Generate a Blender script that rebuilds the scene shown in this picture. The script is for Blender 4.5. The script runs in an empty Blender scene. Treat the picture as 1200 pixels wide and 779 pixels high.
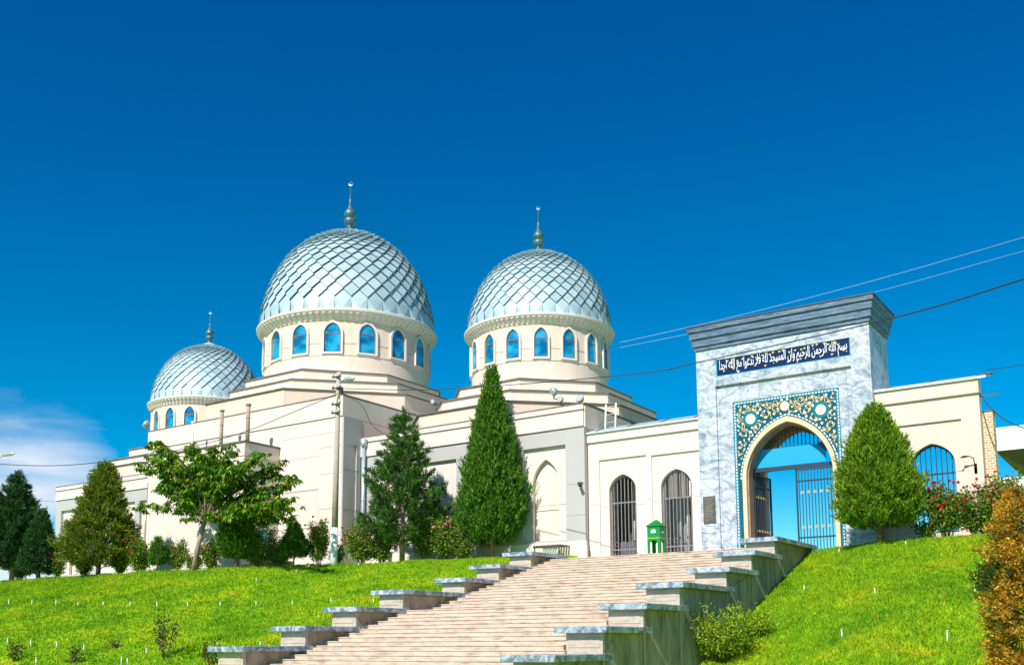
import bpy, math, random
import numpy as np
from mathutils import Vector, Matrix
from mathutils.geometry import tessellate_polygon
random.seed(7); RNG=np.random.default_rng(7)
S=bpy.context.scene; COL=S.collection
PI=math.pi; R=math.radians
# ------------------------------------------------------------------ camera
EYE=-4.6
FL,PY,YAW,PIT,ROL,PX=1179.37,592.59,-0.594384,0.134874,-0.0049326,600.0
def cam_axes():
    cy,sy,cp,sp=math.cos(YAW),math.sin(YAW),math.cos(PIT),math.sin(PIT)
    f=Vector((sy*cp,cy*cp,sp)); r=Vector((cy,-sy,0)); u=r.cross(f)
    c,s=math.cos(ROL),math.sin(ROL)
    return c*r+s*u,-s*r+c*u,f
AR,AU,AF=cam_axes()
cd=bpy.data.cameras.new('camera'); cam=bpy.data.objects.new('camera',cd); COL.objects.link(cam)
m=Matrix((AR,AU,-AF)).transposed().to_4x4(); m.translation=Vector((0,0,EYE)); cam.matrix_world=m
cd.sensor_width=36; cd.lens=36*FL/1200; cd.shift_y=(PY-389.5)/1200; cd.clip_start=.1; cd.clip_end=6000
S.camera=cam
def ray(x,y): return AR*((x-PX)/FL)-AU*((y-PY)/FL)+AF
def aty(x,y,Y): d=ray(x,y); return Vector((0,0,EYE))+d*(Y/d.y)
def atz(x,y,z): d=ray(x,y); return Vector((0,0,EYE))+d*((z-EYE)/d.z)
# ------------------------------------------------------------------ materials
MATS={}
def newmat(name):
    mt=bpy.data.materials.new(name); mt.use_nodes=True; nt=mt.node_tree; nt.nodes.clear()
    o=nt.nodes.new('ShaderNodeOutputMaterial'); b=nt.nodes.new('ShaderNodeBsdfPrincipled')
    nt.links.new(b.outputs[0],o.inputs[0]); MATS[name]=mt; return mt,nt,b
def nd(nt,t,**k):
    n=nt.nodes.new(t)
    for a,v in k.items():
        if a in n.inputs: n.inputs[a].default_value=v
        else: setattr(n,a,v)
    return n
def ramp(nt,src,stops,interp='LINEAR'):
    r=nt.nodes.new('ShaderNodeValToRGB'); e=r.color_ramp.elements; r.color_ramp.interpolation=interp
    while len(e)<len(stops): e.new(.5)
    for el,(p,c) in zip(e,stops): el.position=p; el.color=(*c,1) if len(c)==3 else c
    nt.links.new(src,r.inputs[0]); return r.outputs[0]
def noise(nt,vec,scale,detail=4,rough=.55,dist=0):
    n=nd(nt,'ShaderNodeTexNoise',Scale=scale,Detail=detail,Roughness=rough,Distortion=dist)
    nt.links.new(vec,n.inputs['Vector']); return n.outputs['Fac']
def mapping(nt,vec,scale=(1,1,1),rot=(0,0,0)):
    n=nt.nodes.new('ShaderNodeMapping'); n.inputs['Scale'].default_value=scale; n.inputs['Rotation'].default_value=rot
    nt.links.new(vec,n.inputs['Vector']); return n.outputs[0]
def mixc(nt,f,a,b,blend='MIX'):
    n=nt.nodes.new('ShaderNodeMix'); n.data_type='RGBA'; n.blend_type=blend
    for s,v in ((0,f),(6,a),(7,b)):
        if hasattr(v,'links') or hasattr(v,'is_linked'): nt.links.new(v,n.inputs[s])
        else: n.inputs[s].default_value=v if s==0 else ((*v,1) if len(v)==3 else v)
    return n.outputs[2]
def bump(nt,b,h,strength=.3,dist=.02):
    n=nd(nt,'ShaderNodeBump',Strength=strength,Distance=dist); nt.links.new(h,n.inputs['Height']); nt.links.new(n.outputs[0],b.inputs['Normal'])
def pos(nt): return nt.nodes.new('ShaderNodeNewGeometry').outputs['Position']
def plain(name,c,rough=.6,metal=0,spec=.4,var=.0):
    mt,nt,b=newmat(name); b.inputs['Roughness'].default_value=rough; b.inputs['Metallic'].default_value=metal
    b.inputs['Specular IOR Level'].default_value=spec
    if var:
        f=noise(nt,pos(nt),3.0,5,.6)
        lo=tuple(x*(1-var) for x in c); hi=tuple(min(1,x*(1+var)) for x in c)
        nt.links.new(ramp(nt,f,[(.3,lo),(.7,hi)]),b.inputs['Base Color'])
    else: b.inputs['Base Color'].default_value=(*c,1)
    return mt
def plaster(name,c,stain=.35,sc=1.0,tint=(.62,.50,.40)):
    mt,nt,b=newmat(name); P=pos(nt); b.inputs['Roughness'].default_value=.85; b.inputs['Specular IOR Level'].default_value=.2
    f=noise(nt,P,.35*sc,6,.6); base=ramp(nt,f,[(.3,tuple(x*.93 for x in c)),(.7,c)])
    streak=noise(nt,mapping(nt,P,(2.2,2.2,.16)),1.2,6,.7); sm=ramp(nt,streak,[(.50,(0,0,0)),(.74,(stain,)*3)])
    col=mixc(nt,sm,base,tuple(a*t for a,t in zip(c,(tint[0]+.25,tint[1]+.28,tint[2]+.3))))
    fine=noise(nt,P,14,4,.6); col=mixc(nt,.12,col,ramp(nt,fine,[(.3,(.55,.5,.45)),(.7,(1,1,1))]),'MULTIPLY')
    nt.links.new(col,b.inputs['Base Color']); bump(nt,b,noise(nt,P,25,4),.25,.01); return mt
plaster('cream_plaster',(.74,.655,.58),.65); plaster('pink_plaster',(.76,.62,.525),.5)
plaster('white_plaster',(.73,.65,.59),.4); plaster('grey_render',(.47,.455,.445),.3,1.6,(.7,.7,.75))
plaster('drum_plaster',(.76,.605,.505),.6)
def marble(name,light,dark,scale=.9,lo=.42,hi=.62,rough=.35,stretch=(1,1,1),rot=(0,.5,.3),slabs=False):
    mt,nt,b=newmat(name); P=mapping(nt,pos(nt),stretch,rot); b.inputs['Roughness'].default_value=rough
    f=noise(nt,P,scale,9,.68,1.6); base=ramp(nt,f,[(lo,dark),((lo+hi)/2,tuple((a*.45+c*.55) for a,c in zip(dark,light))),(hi,light)])
    v=nd(nt,'ShaderNodeTexWave',Scale=scale*.8,Distortion=14.0,Detail=5.0); v.inputs['Detail Scale'].default_value=1.6; nt.links.new(P,v.inputs['Vector'])
    vv=ramp(nt,v.outputs['Fac'],[(0,(.7,.7,.7)),(.07,(0,0,0))]); col=mixc(nt,vv,base,tuple(x*1.1 for x in dark))
    # slab tone variation
    br=nd(nt,'ShaderNodeTexVoronoi',Scale=.7); nt.links.new(pos(nt),br.inputs['Vector'])
    col=mixc(nt,.12,col,ramp(nt,br.outputs['Color'],[(0,(.6,.66,.72)),(1,(1,1,1))]),'MULTIPLY')
    if slabs:
        bk=nd(nt,'ShaderNodeTexBrick',Scale=1.0); bk.offset=0; bk.inputs['Brick Width'].default_value=1.05; bk.inputs['Row Height'].default_value=.72; bk.inputs['Mortar Size'].default_value=.010
        nt.links.new(mapping(nt,pos(nt),(1,1,1),(R(90),0,0)),bk.inputs['Vector']); bk.inputs['Color1'].default_value=(1,1,1,1); bk.inputs['Color2'].default_value=(.80,.84,.88,1); bk.inputs['Mortar'].default_value=(.45,.48,.52,1)
        col=mixc(nt,.75,col,bk.outputs['Color'],'MULTIPLY')
    nt.links.new(col,b.inputs['Base Color']); return mt
marble('white_marble',(.60,.62,.645),(.21,.27,.35),1.15,.37,.56,.35,(1,1,1.6),(.3,.7,.3),slabs=True)
marble('blue_marble',(.19,.27,.37),(.04,.08,.135),1.3,.38,.66,.4,(.6,.6,6),(0,0,0))
marble('cap_marble',(.52,.57,.61),(.10,.16,.22),1.8,.42,.62,.3,(1,1,1),(.4,.6,.3))
def travertine(name,c,dark,rowz=None):
    mt,nt,b=newmat(name); P=pos(nt); b.inputs['Roughness'].default_value=.8
    f=noise(nt,mapping(nt,P,(1,1,2.5)),1.6,8,.65); base=ramp(nt,f,[(.27,dark),(.44,tuple(a*.7+d*.3 for a,d in zip(c,dark))),(.56,c)])
    g=noise(nt,P,9,6,.7); base=mixc(nt,.35,base,ramp(nt,g,[(.3,(.55,.45,.36)),(.6,(1,1,1))]),'MULTIPLY')
    h=noise(nt,mapping(nt,P,(.6,.6,5)),2.3,6,.65); hm=ramp(nt,h,[(.54,(0,0,0)),(.70,(.7,.7,.7))]); base=mixc(nt,hm,base,tuple(x*.55 for x in dark))
    bl=nd(nt,'ShaderNodeTexVoronoi',Scale=1.3); nt.links.new(mapping(nt,P,(.7,1,1)),bl.inputs['Vector'])
    base=mixc(nt,.10,base,ramp(nt,bl.outputs['Color'],[(.2,(.78,.66,.56)),(.8,(1,1,1))]),'MULTIPLY')
    nt.links.new(base,b.inputs['Base Color']); bump(nt,b,g,.35,.01); return mt
travertine('step_stone',(.62,.51,.40),(.33,.245,.175)); travertine('pedestal_stone',(.54,.46,.37),(.38,.32,.25))
mt,nt,b=newmat('flank_concrete'); P=pos(nt); b.inputs['Roughness'].default_value=.9
f=noise(nt,mapping(nt,P,(1.4,1.4,.35)),1.6,8,.7); c1=ramp(nt,f,[(.3,(.18,.13,.09)),(.5,(.40,.305,.215)),(.7,(.56,.45,.34))])
vo=nd(nt,'ShaderNodeTexVoronoi',Scale=.8,feature='DISTANCE_TO_EDGE'); 
wob=mixc(nt,.25,P,nd(nt,'ShaderNodeTexNoise',Scale=2.0,Detail=6.0).outputs['Color'],'ADD'); nt.links.new(wob,vo.inputs['Vector'])
ck=ramp(nt,vo.outputs['Distance'],[(0,(.75,.75,.75)),(.012,(0,0,0))]); nt.links.new(mixc(nt,ck,c1,(.10,.08,.06)),b.inputs['Base Color']); bump(nt,b,f,.5,.03)
# dome sheet metal: per-shingle tone
mt,nt,b=newmat('dome_metal'); g=nt.nodes.new('ShaderNodeNewGeometry')
c=ramp(nt,g.outputs['Random Per Island'],[(0,(.33,.46,.52)),(.5,(.41,.54,.60)),(1,(.49,.61,.65))])
n1=noise(nt,g.outputs['Position'],2.5,6,.65); c=mixc(nt,.35,c,ramp(nt,n1,[(.3,(.70,.74,.76)),(.65,(1,1,1))]),'MULTIPLY')
nt.links.new(c,b.inputs['Base Color']); b.inputs['Metallic'].default_value=.18; b.inputs['Roughness'].default_value=.55; b.inputs['Specular IOR Level'].default_value=.6
nt.links.new(ramp(nt,n1,[(.2,(.45,)*3),(.8,(.65,)*3)]),b.inputs['Roughness'])
plain('finial_metal',(.10,.20,.22),.42,.4,.5,.2); plain('coping_metal',(.62,.68,.70),.45,.5,.5,.12); plain('dark_metal',(.10,.085,.07),.5,.5,.5,.2)
plain('grille_iron',(.24,.21,.19),.6,.2,.4,.2); plain('blue_metal',(.035,.055,.085),.45,.3); plain('brown_frame',(.23,.10,.045),.6); plain('gold_paint',(.75,.52,.18),.45,.2)
plain('green_paint',(.0,.22,.035),.42,0,.5,.12); plain('yellow_paint',(.55,.65,.03),.5); plain('white_paint',(.82,.82,.80),.5)
plain('coping_dark',(.17,.135,.11),.7,0,.3,.25); plain('joint',(.30,.24,.19),.9); plain('concrete_pole',(.42,.36,.30),.9,0,.3,.15)
plain('pipe_rust',(.38,.29,.23),.8,0,.3,.2); plain('zinc',(.42,.52,.55),.45,.5,.5,.1); plain('bronze',(.13,.12,.10),.45,.5,.5,.3)
plain('wire_dark',(.04,.04,.05),.7); plain('wire_pale',(.45,.55,.62),.6); plain('peg_white',(.80,.80,.76),.6); plain('bark',(.20,.13,.085),.95,0,.2,.3)
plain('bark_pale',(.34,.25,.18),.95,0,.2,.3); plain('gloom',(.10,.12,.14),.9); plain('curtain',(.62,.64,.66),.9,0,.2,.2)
plain('blue_board',(.005,.33,.66),.5); plain('navy_board',(.01,.06,.25),.5); plain('arch_cream',(.70,.53,.35),.6,0,.3,.12); plain('arch_brown',(.36,.22,.14),.8,0,.3,.2)
plain('tile_ring',(.01,.17,.21),.3); plain('tile_teal',(.006,.085,.115),.25,0,.5,.25); plain('tile_navy',(.003,.016,.085),.3); plain('tile_turq',(.02,.30,.42),.25); plain('tile_white',(.82,.84,.82),.3)
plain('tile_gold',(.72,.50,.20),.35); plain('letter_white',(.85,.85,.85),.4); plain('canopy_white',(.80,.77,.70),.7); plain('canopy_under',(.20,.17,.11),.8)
plain('lamp_grey',(.50,.55,.58),.4,.4); plain('lamp_glass',(.55,.62,.66),.15,.3); plain('black_plastic',(.02,.02,.022),.4); plain('wood_slat',(.20,.17,.09),.8,0,.3,.3)
mt,nt,b=newmat('window_glass'); nt.links.new(ramp(nt,noise(nt,mapping(nt,pos(nt),(.9,.9,1.3)),1.0,3,.6),[(.38,(.01,.20,.36)),(.5,(.02,.44,.64)),(.62,(.06,.60,.78))]),b.inputs['Base Color']); b.inputs['Metallic'].default_value=.55; b.inputs['Roughness'].default_value=.08
mt,nt,b=newmat('brick'); P=mapping(nt,pos(nt),(1,1,1),(R(90),0,0)); br=nd(nt,'ShaderNodeTexBrick',Scale=1.0); br.inputs['Color1'].default_value=(.48,.25,.13,1); br.inputs['Color2'].default_value=(.62,.38,.20,1); br.inputs['Mortar'].default_value=(.70,.62,.52,1)
br.inputs['Brick Width'].default_value=.24; br.inputs['Row Height'].default_value=.115; br.inputs['Mortar Size'].default_value=.018; nt.links.new(P,br.inputs['Vector']); nt.links.new(br.outputs['Color'],b.inputs['Base Color']); b.inputs['Roughness'].default_value=.9; bump(nt,b,br.outputs['Fac'],-.5,.02)
def leafmat(name,stops,trans=.25,rough=.55,nscale=.9,amount=.55):
    mt,nt,b=newmat(name); g=nt.nodes.new('ShaderNodeNewGeometry')
    c=ramp(nt,g.outputs['Random Per Island'],stops); n=noise(nt,g.outputs['Position'],nscale,4,.6)
    c=mixc(nt,amount,c,ramp(nt,n,[(.35,(.55,.62,.5)),(.65,(1.0,1.0,.9))]),'MULTIPLY')
    nt.links.new(c,b.inputs['Base Color']); b.inputs['Roughness'].default_value=rough; b.inputs['Specular IOR Level'].default_value=.25
    t=nt.nodes.new('ShaderNodeBsdfTranslucent'); nt.links.new(c,t.inputs[0]); mx=nt.nodes.new('ShaderNodeMixShader'); mx.inputs[0].default_value=trans
    nt.links.new(b.outputs[0],mx.inputs[1]); nt.links.new(t.outputs[0],mx.inputs[2]); nt.links.new(mx.outputs[0],[x for x in nt.nodes if x.type=='OUTPUT_MATERIAL'][0].inputs[0]); return mt
leafmat('thuja_leaf',[(0,(.02,.09,.010)),(.5,(.065,.20,.014)),(.85,(.17,.38,.02)),(1,(.32,.50,.04))],.28)
leafmat('bright_thuja_leaf',[(0,(.05,.16,.010)),(.5,(.18,.36,.016)),(1,(.42,.56,.04))],.38)
leafmat('bronze_leaf',[(0,(.05,.13,.012)),(.55,(.16,.28,.02)),(.85,(.34,.34,.035)),(1,(.62,.36,.05))],.35)
leafmat('pine_leaf',[(0,(.02,.085,.018)),(.55,(.055,.17,.022)),(.85,(.13,.29,.03)),(1,(.30,.42,.05))],.25)
leafmat('dark_pine_leaf',[(0,(.015,.065,.02)),(.6,(.035,.12,.03)),(1,(.09,.20,.04))],.3)
leafmat('broad_leaf',[(0,(.03,.11,.006)),(.5,(.085,.23,.010)),(.83,(.20,.38,.016)),(.95,(.42,.48,.03)),(1,(.80,.40,.03))],.38)
leafmat('rose_leaf',[(0,(.05,.16,.012)),(.6,(.15,.30,.02)),(.9,(.42,.48,.08)),(1,(.55,.30,.10))],.38)
mt=leafmat('orange_leaf',[(0,(.20,.20,.012)),(.25,(.56,.31,.025)),(.7,(.88,.47,.04)),(1,(.95,.66,.14))],.5,amount=.2)
nt=mt.node_tree; g=nt.nodes.new('ShaderNodeNewGeometry'); gm=ramp(nt,noise(nt,g.outputs['Position'],1.3,4,.65),[(.52,(0,0,0)),(.60,(1,1,1))])
for q_ in [n for n in nt.nodes if n.type in('BSDF_PRINCIPLED','BSDF_TRANSLUCENT')]:
    l=q_.inputs[0].links[0]; src=l.from_socket; nt.links.new(mixc(nt,gm,src,(.07,.13,.02)),q_.inputs[0])
leafmat('lime_leaf',[(0,(.10,.24,.008)),(.6,(.28,.46,.015)),(1,(.62,.64,.03))],.35)
leafmat('sapling_leaf',[(0,(.04,.07,.01)),(.7,(.12,.16,.02)),(1,(.32,.28,.04))])
plain('rose_red',(.62,.025,.05),.6,0,.3,.3); plain('rose_pink',(.70,.30,.24),.6,0,.3,.3); plain('rose_dark',(.42,.02,.06),.6,0,.3,.3)
# grass
def grassmat(name,blade):
    mt,nt,b=newmat(name); g=nt.nodes.new('ShaderNodeNewGeometry'); P=g.outputs['Position']
    a=noise(nt,mapping(nt,P,(.5,.5,.5)),.9,6,.62,.4); col=ramp(nt,a,[(.28,(.06,.24,.006)),(.42,(.16,.40,.008)),(.55,(.28,.49,.010)),(.66,(.48,.54,.012)),(.78,(.72,.50,.02))])
    f=noise(nt,P,3.2,6,.75); col=mixc(nt,.85,col,ramp(nt,f,[(.34,(.42,.60,.5)),(.5,(.85,.9,.8)),(.66,(1.25,1.1,.9))]),'MULTIPLY')
    sp=noise(nt,P,2.1,5,.7,.3); spm=ramp(nt,sp,[(.60,(0,0,0)),(.68,(.75,.75,.75))]); col=mixc(nt,spm,col,(.58,.42,.05))
    if blade: col=mixc(nt,.35,col,ramp(nt,g.outputs['Random Per Island'],[(0,(.03,.17,.004)),(.5,(.24,.46,.008)),(.85,(.56,.62,.015)),(1,(.88,.62,.08))]))
    nt.links.new(col,b.inputs['Base Color']); b.inputs['Roughness'].default_value=.8; b.inputs['Specular IOR Level'].default_value=.15
    if blade:
        t=nt.nodes.new('ShaderNodeBsdfTranslucent'); nt.links.new(col,t.inputs[0]); mx=nt.nodes.new('ShaderNodeMixShader'); mx.inputs[0].default_value=.3
        nt.links.new(b.outputs[0],mx.inputs[1]); nt.links.new(t.outputs[0],mx.inputs[2]); nt.links.new(mx.outputs[0],[x for x in nt.nodes if x.type=='OUTPUT_MATERIAL'][0].inputs[0])
grassmat('turf',False); grassmat('grass_blade',True)
# ------------------------------------------------------------------ mesh helpers
class MB:
    def __init__(s): s.v=[]; s.f=[]; s.n=0
    def add(s,V,F):
        s.v+= [tuple(p) for p in V]; s.f+=[tuple(i+s.n for i in f) for f in F]; s.n=len(s.v); return s
    def box(s,x0,x1,y0,y1,z0,z1):
        return s.add([(x0,y0,z0),(x1,y0,z0),(x1,y1,z0),(x0,y1,z0),(x0,y0,z1),(x1,y0,z1),(x1,y1,z1),(x0,y1,z1)],[(0,3,2,1),(4,5,6,7),(0,1,5,4),(1,2,6,5),(2,3,7,6),(3,0,4,7)])
    def prism(s,poly,y0,y1,holes=(),fr=None):
        """2-D outline (x,z) with holes, extruded y0..y1; fr maps (u,y,v)->point"""
        loops=[list(poly)]+[list(h) for h in holes]; flat=[p for l in loops for p in l]
        tri=tessellate_polygon([[Vector((p[0],p[1],0)) for p in l] for l in loops]); n=len(flat)
        fr=fr or (lambda u,y,v:(u,y,v))
        V=[fr(p[0],y0,p[1]) for p in flat]+[fr(p[0],y1,p[1]) for p in flat]
        F=[]
        for t in tri:
            a,b,c=[Vector((flat[i][0],flat[i][1])) for i in t]
            if (b-a).x*(c-a).y-(b-a).y*(c-a).x<0: t=(t[0],t[2],t[1])
            F.append(tuple(t)); F.append((t[0]+n,t[2]+n,t[1]+n))
        o=0
        for k,l in enumerate(loops):
            m_=len(l); ar=sum(l[i][0]*l[(i+1)%m_][1]-l[(i+1)%m_][0]*l[i][1] for i in range(m_)); ccw=ar>0
            for i in range(m_):
                a,b=o+i,o+(i+1)%m_
                F.append((b,a,a+n,b+n) if (ccw==(k==0)) else (a,b,b+n,a+n))
            o+=m_
        return s.add(V,F)
    def tube(s,pts,r,n=8,caps=True):
        pts=[Vector(p) for p in pts]; rs=r if isinstance(r,(list,tuple)) else [r]*len(pts); V=[];F=[]
        for i,p in enumerate(pts):
            d=(pts[min(i+1,len(pts)-1)]-pts[max(i-1,0)]).normalized(); a=Vector((0,0,1)) if abs(d.z)<.9 else Vector((1,0,0))
            u=d.cross(a).normalized(); w=d.cross(u)
            for k in range(n): t=2*PI*k/n; V.append(p+u*math.cos(t)*rs[i]+w*math.sin(t)*rs[i])
        for i in range(len(pts)-1):
            for k in range(n): F.append((i*n+k,i*n+(k+1)%n,(i+1)*n+(k+1)%n,(i+1)*n+k))
        if caps: F.append(tuple(range(n))[::-1]); F.append(tuple((len(pts)-1)*n+k for k in range(n)))
        return s.add(V,F)
    def lathe(s,prof,c,n=48,closed=False):
        V=[];F=[]; m_=len(prof)
        for r,z in prof:
            for k in range(n): t=2*PI*k/n; V.append((c[0]+r*math.cos(t),c[1]+r*math.sin(t),c[2]+z))
        for i in range(m_-1 if not closed else m_):
            j=(i+1)%m_
            for k in range(n): F.append((i*n+k,i*n+(k+1)%n,j*n+(k+1)%n,j*n+k))
        return s.add(V,F)
class Thing:
    def __init__(s,name,label,cat,loc,group=None,rz=0):
        o=bpy.data.objects.new(name,None); COL.objects.link(o); o.location=loc; o['label']=label; o['category']=cat; o.empty_display_size=.3
        if group: o['group']=group
        s.o=o; s.loc=Vector(loc)
    def part(s,name,mb,mat,smooth=False,parent=None,label=None,bevel=0):
        o=link(name,mb.v,mb.f,mat,s.loc,smooth); o.parent=parent or s.o
        if label: o['label']=label
        if bevel: bev(o,bevel)
        return o
def bev(o,w):
    b=o.modifiers.new('bevel','BEVEL'); b.width=w; b.segments=2; b.limit_method='ANGLE'; b.angle_limit=R(40)
def link(name,V,F,mat,origin=(0,0,0),smooth=False):
    me=bpy.data.meshes.new(name)
    if isinstance(V,np.ndarray):
        V=V-np.array(origin); k=F.shape[1]; me.vertices.add(len(V)); me.vertices.foreach_set('co',V.astype(np.float32).ravel())
        me.loops.add(F.size); me.loops.foreach_set('vertex_index',F.astype(np.int32).ravel()); me.polygons.add(len(F))
        me.polygons.foreach_set('loop_start',np.arange(0,F.size,k,dtype=np.int32)); me.update(calc_edges=True)
    else:
        ox,oy,oz=origin; me.from_pydata([(p[0]-ox,p[1]-oy,p[2]-oz) for p in V],[],F); me.update()
    me.materials.append(MATS[mat])
    if smooth: me.polygons.foreach_set('use_smooth',[True]*len(me.polygons))
    o=bpy.data.objects.new(name,me); COL.objects.link(o); return o
def solo(name,mb,mat,label,cat,base,group=None,smooth=False,kind=None):
    o=link(name,mb.v,mb.f,mat,base,smooth); o.location=base
    if kind: o['kind']=kind
    o['label']=label; o['category']=cat
    if group: o['group']=group
    return o
def arch(cx,w,z0,zs,zt,n=14,p=1.0):
    """pointed arch outline (ccw from lower left... lower right)"""
    h=zt-zs; rr=(w*w+h*h)/(2*w); pts=[(cx-w,z0),(cx+w,z0)]
    if h>w*1.2:
        a1=math.acos(max(-1,min(1,(rr-w)/rr)))
        for i in range(n+1):
            a=a1*i/n; pts.append((cx+w-rr+rr*math.cos(a),zs+rr*math.sin(a)))
        L=[(2*cx-x,z) for x,z in pts[2:-1]][::-1]
    else:
        for i in range(n+1):
            a=PI/2*i/n; pts.append((cx+w*math.cos(a),zs+h*(.68*math.sin(a)+.32*a/(PI/2))))
        pts[-1]=(cx,zt); L=[(2*cx-x,z) for x,z in pts[2:-1]][::-1]
    return pts+L
def rect(x0,x1,z0,z1): return [(x0,z0),(x1,z0),(x1,z1),(x0,z1)]
# ------------------------------------------------------------------ ground
KS=.948
PLAT=-.495; LP=-.35; LOW=-6.15
def smooth(t): t=min(1,max(0,t)); return t*t*(3-2*t)
def crestL(x):
    pts=[(-90,35.5),(-60,36.3),(-50,36.6),(-45,37.9),(-40,40.7),(-36,42.8),(-30,44.4),(-26,44.6)]
    if x<=pts[0][0]: return pts[0][1]
    for (a,b),(c,d) in zip(pts,pts[1:]):
        if x<=c: return b+(d-b)*(x-a)/(c-a)
    return pts[-1][1]
def crestR(x):
    pts=[(-15,46.1),(-13,45.4),(-11,43.6),(-8,43.2),(-5,43.2)]
    if x<=pts[0][0]: return pts[0][1]
    for (a,b),(c,d) in zip(pts,pts[1:]):
        if x<=c: return b+(d-b)*(x-a)/(c-a)
    return pts[-1][1]
def slope(y,yc,top,g):
    t=yc-y
    if t<-1: return top
    s=.5*(t+math.sqrt(t*t+.35)); z=top-g*s
    d=z-LOW
    return LOW+.5*(d+math.sqrt(d*d+.12))-.03
def lp(x): return -.35+.34*min(1,max(0,(x+46)/12))
def gz(x,y):
    if x<-27.2: z=slope(y,crestL(x),lp(x),.30)
    elif x>-15.0: z=slope(y,crestR(x),-.42,.41+.02*math.sin(x))
    else:
        z=min(slope(y,crestL(x),lp(x),.30),slope(y,43.5,-.42,.41))-1.0*smooth((x+27.2)/.6)*smooth((-15-x)/.6)
        if y>42: z=min(z,-.6)
        z=max(z,LOW-.3)
    z+=.05*math.sin(x*1.3+math.sin(y*.9))*math.cos(y*1.1+.7*math.sin(x*.6))*(1 if 20<y<46 else .0)
    return z
def bc(x,off=.3):
    Y=40
    for _ in range(8): q=aty(x,670,Y); Y=crestL(q.x)+off
    q=aty(x,670,Y); q.z=gz(q.x,q.y); return q
xs=[-2500,-1200,-600,-300,-160,-110]+list(np.arange(-92,10,.6))+[14,22,40,80,200,500,1200,2500]
ys=[-2500,-1000,-300,-80,-20,0,8,14,18]+list(np.arange(20,48,.5))+[52,60,75,100,200,500,1200,2500]
V=[(x,y,gz(x,y)) for y in ys for x in xs]; nx=len(xs)
F=[(j*nx+i,j*nx+i+1,(j+1)*nx+i+1,(j+1)*nx+i) for j in range(len(ys)-1) for i in range(nx-1)]
g=link('ground',V,F,'turf',smooth=True); g['kind']='structure'; g['label']='grassy hillside sloping down from the mosque terrace'
# grass blades over the visible lawns
def blades(n,xr,yr,test,h=.11):
    x=RNG.uniform(*xr,n); y=RNG.uniform(*yr,n); k=np.array([test(a,b_) for a,b_ in zip(x,y)]); x=x[k]; y=y[k]
    z=np.array([gz(a,b_) for a,b_ in zip(x,y)]); m_=len(x); a=RNG.uniform(0,PI,m_); w=RNG.uniform(.018,.04,m_); hh=h*RNG.uniform(.45,1.25,m_)
    lx=RNG.normal(0,.045,m_); ly=RNG.normal(0,.045,m_)
    P=np.stack([x,y,z-.01],1); D=np.stack([np.cos(a)*w,np.sin(a)*w,0*a],1); T=P+np.stack([lx,ly,hh],1)
    return np.stack([P-D,P+D,T],1).reshape(-1,3)
def tl(x,y): return crestL(x)-20.5<y<crestL(x)+.6 and x/y>-1.92 and (x<-28.2) and y>19.5
def tr(x,y): return crestR(x)-13.5<y<crestR(x)+.8 and x/y>-.52 and x/y<-.03 and x>-15.15
Vb=np.concatenate([blades(330000,(-74,-28),(19.5,45),tl),blades(110000,(-15.2,-2),(29,46),tr,.12)])
def tufts(n,xr,yr,test):
    out=[]
    while n>0:
        x,y=random.uniform(*xr),random.uniform(*yr)
        if not test(x,y): continue
        n-=1; z=gz(x,y); r=random.uniform(.06,.22); hh=random.uniform(.10,.26)
        for _ in range(16):
            a=random.uniform(0,6.28); q=r*random.random(); bx_,by_=x+q*math.cos(a),y+q*math.sin(a); w=random.uniform(.012,.028); c=random.uniform(0,3.14); l=random.uniform(.3,1)*hh
            out+=[(bx_-w*math.cos(c),by_-w*math.sin(c),z-.01),(bx_+w*math.cos(c),by_+w*math.sin(c),z-.01),(bx_+.5*l*math.cos(a),by_+.5*l*math.sin(a),z+l)]
    return np.array(out)
Vb=np.concatenate([Vb,tufts(1900,(-74,-28),(19.5,45),tl),tufts(1300,(-15.2,-2),(29,46),tr)])
gr=link('grass',Vb,np.arange(len(Vb)).reshape(-1,3),'grass_blade'); gr['kind']='stuff'; gr['label']='short green and yellow lawn grass on the slopes'; gr['category']='grass'
# ------------------------------------------------------------------ terrace paving and stairs
XL,XR=-26.45,-14.22
tb=MB().box(XL-.1,XR-.3,42.55,60,-1.2,PLAT); tb.box(XR-.29,-12.0,46.25,60,-1.2,PLAT); link('terrace',tb.v,tb.f,'step_stone')['kind']='structure'
st=Thing('staircase','broad beige stone staircase rising to the tiled gateway','staircase',((XL+XR)/2-.9,32,LOW))
sx0,sx1=XL-.35,XR-1.49
def step(y,z,yb):
    m_=MB(); zb=z-.155
    m_.box(sx0,sx1,y-.024,yb,z-.04,z); m_.box(sx0,sx1,y,yb-.002,zb-.03,z-.04); 
    st.part('step',m_,'step_stone',bevel=.008)
rise=.1542; y=42.54; z=PLAT-.004; k=0
step(y,z,y+.6)
for k in range(18):
    z-=rise; nxt=y-.545
    if k==17: nxt=31.5
    step(nxt,z,y+.02); y=nxt
for k in range(18):
    z-=rise; nxt=y-.55; step(nxt,z,y+.02); y=nxt
Ys=[y*KS for y in (43.1,40.2,37.4,33.0,30.1,27.3,24.3)]
zR=[-4.6+(z+4.6)*KS for z in (-.01,-.82,-1.68,-2.48,-3.32,-4.11,-4.95)]
zL=[-4.6+(z+4.6)*KS for z in (.035,-.79,-1.59,-2.32,-3.13,-3.93,-4.68)]
ordn=['topmost','second','third','fourth','fifth','sixth','seventh']
where={'L':['beside the big pointed conifer','just below the conifer','beside the upper lawn edge','long one beside the stair landing','below the landing','near the bottom of the photo','lowest of all']}
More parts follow.
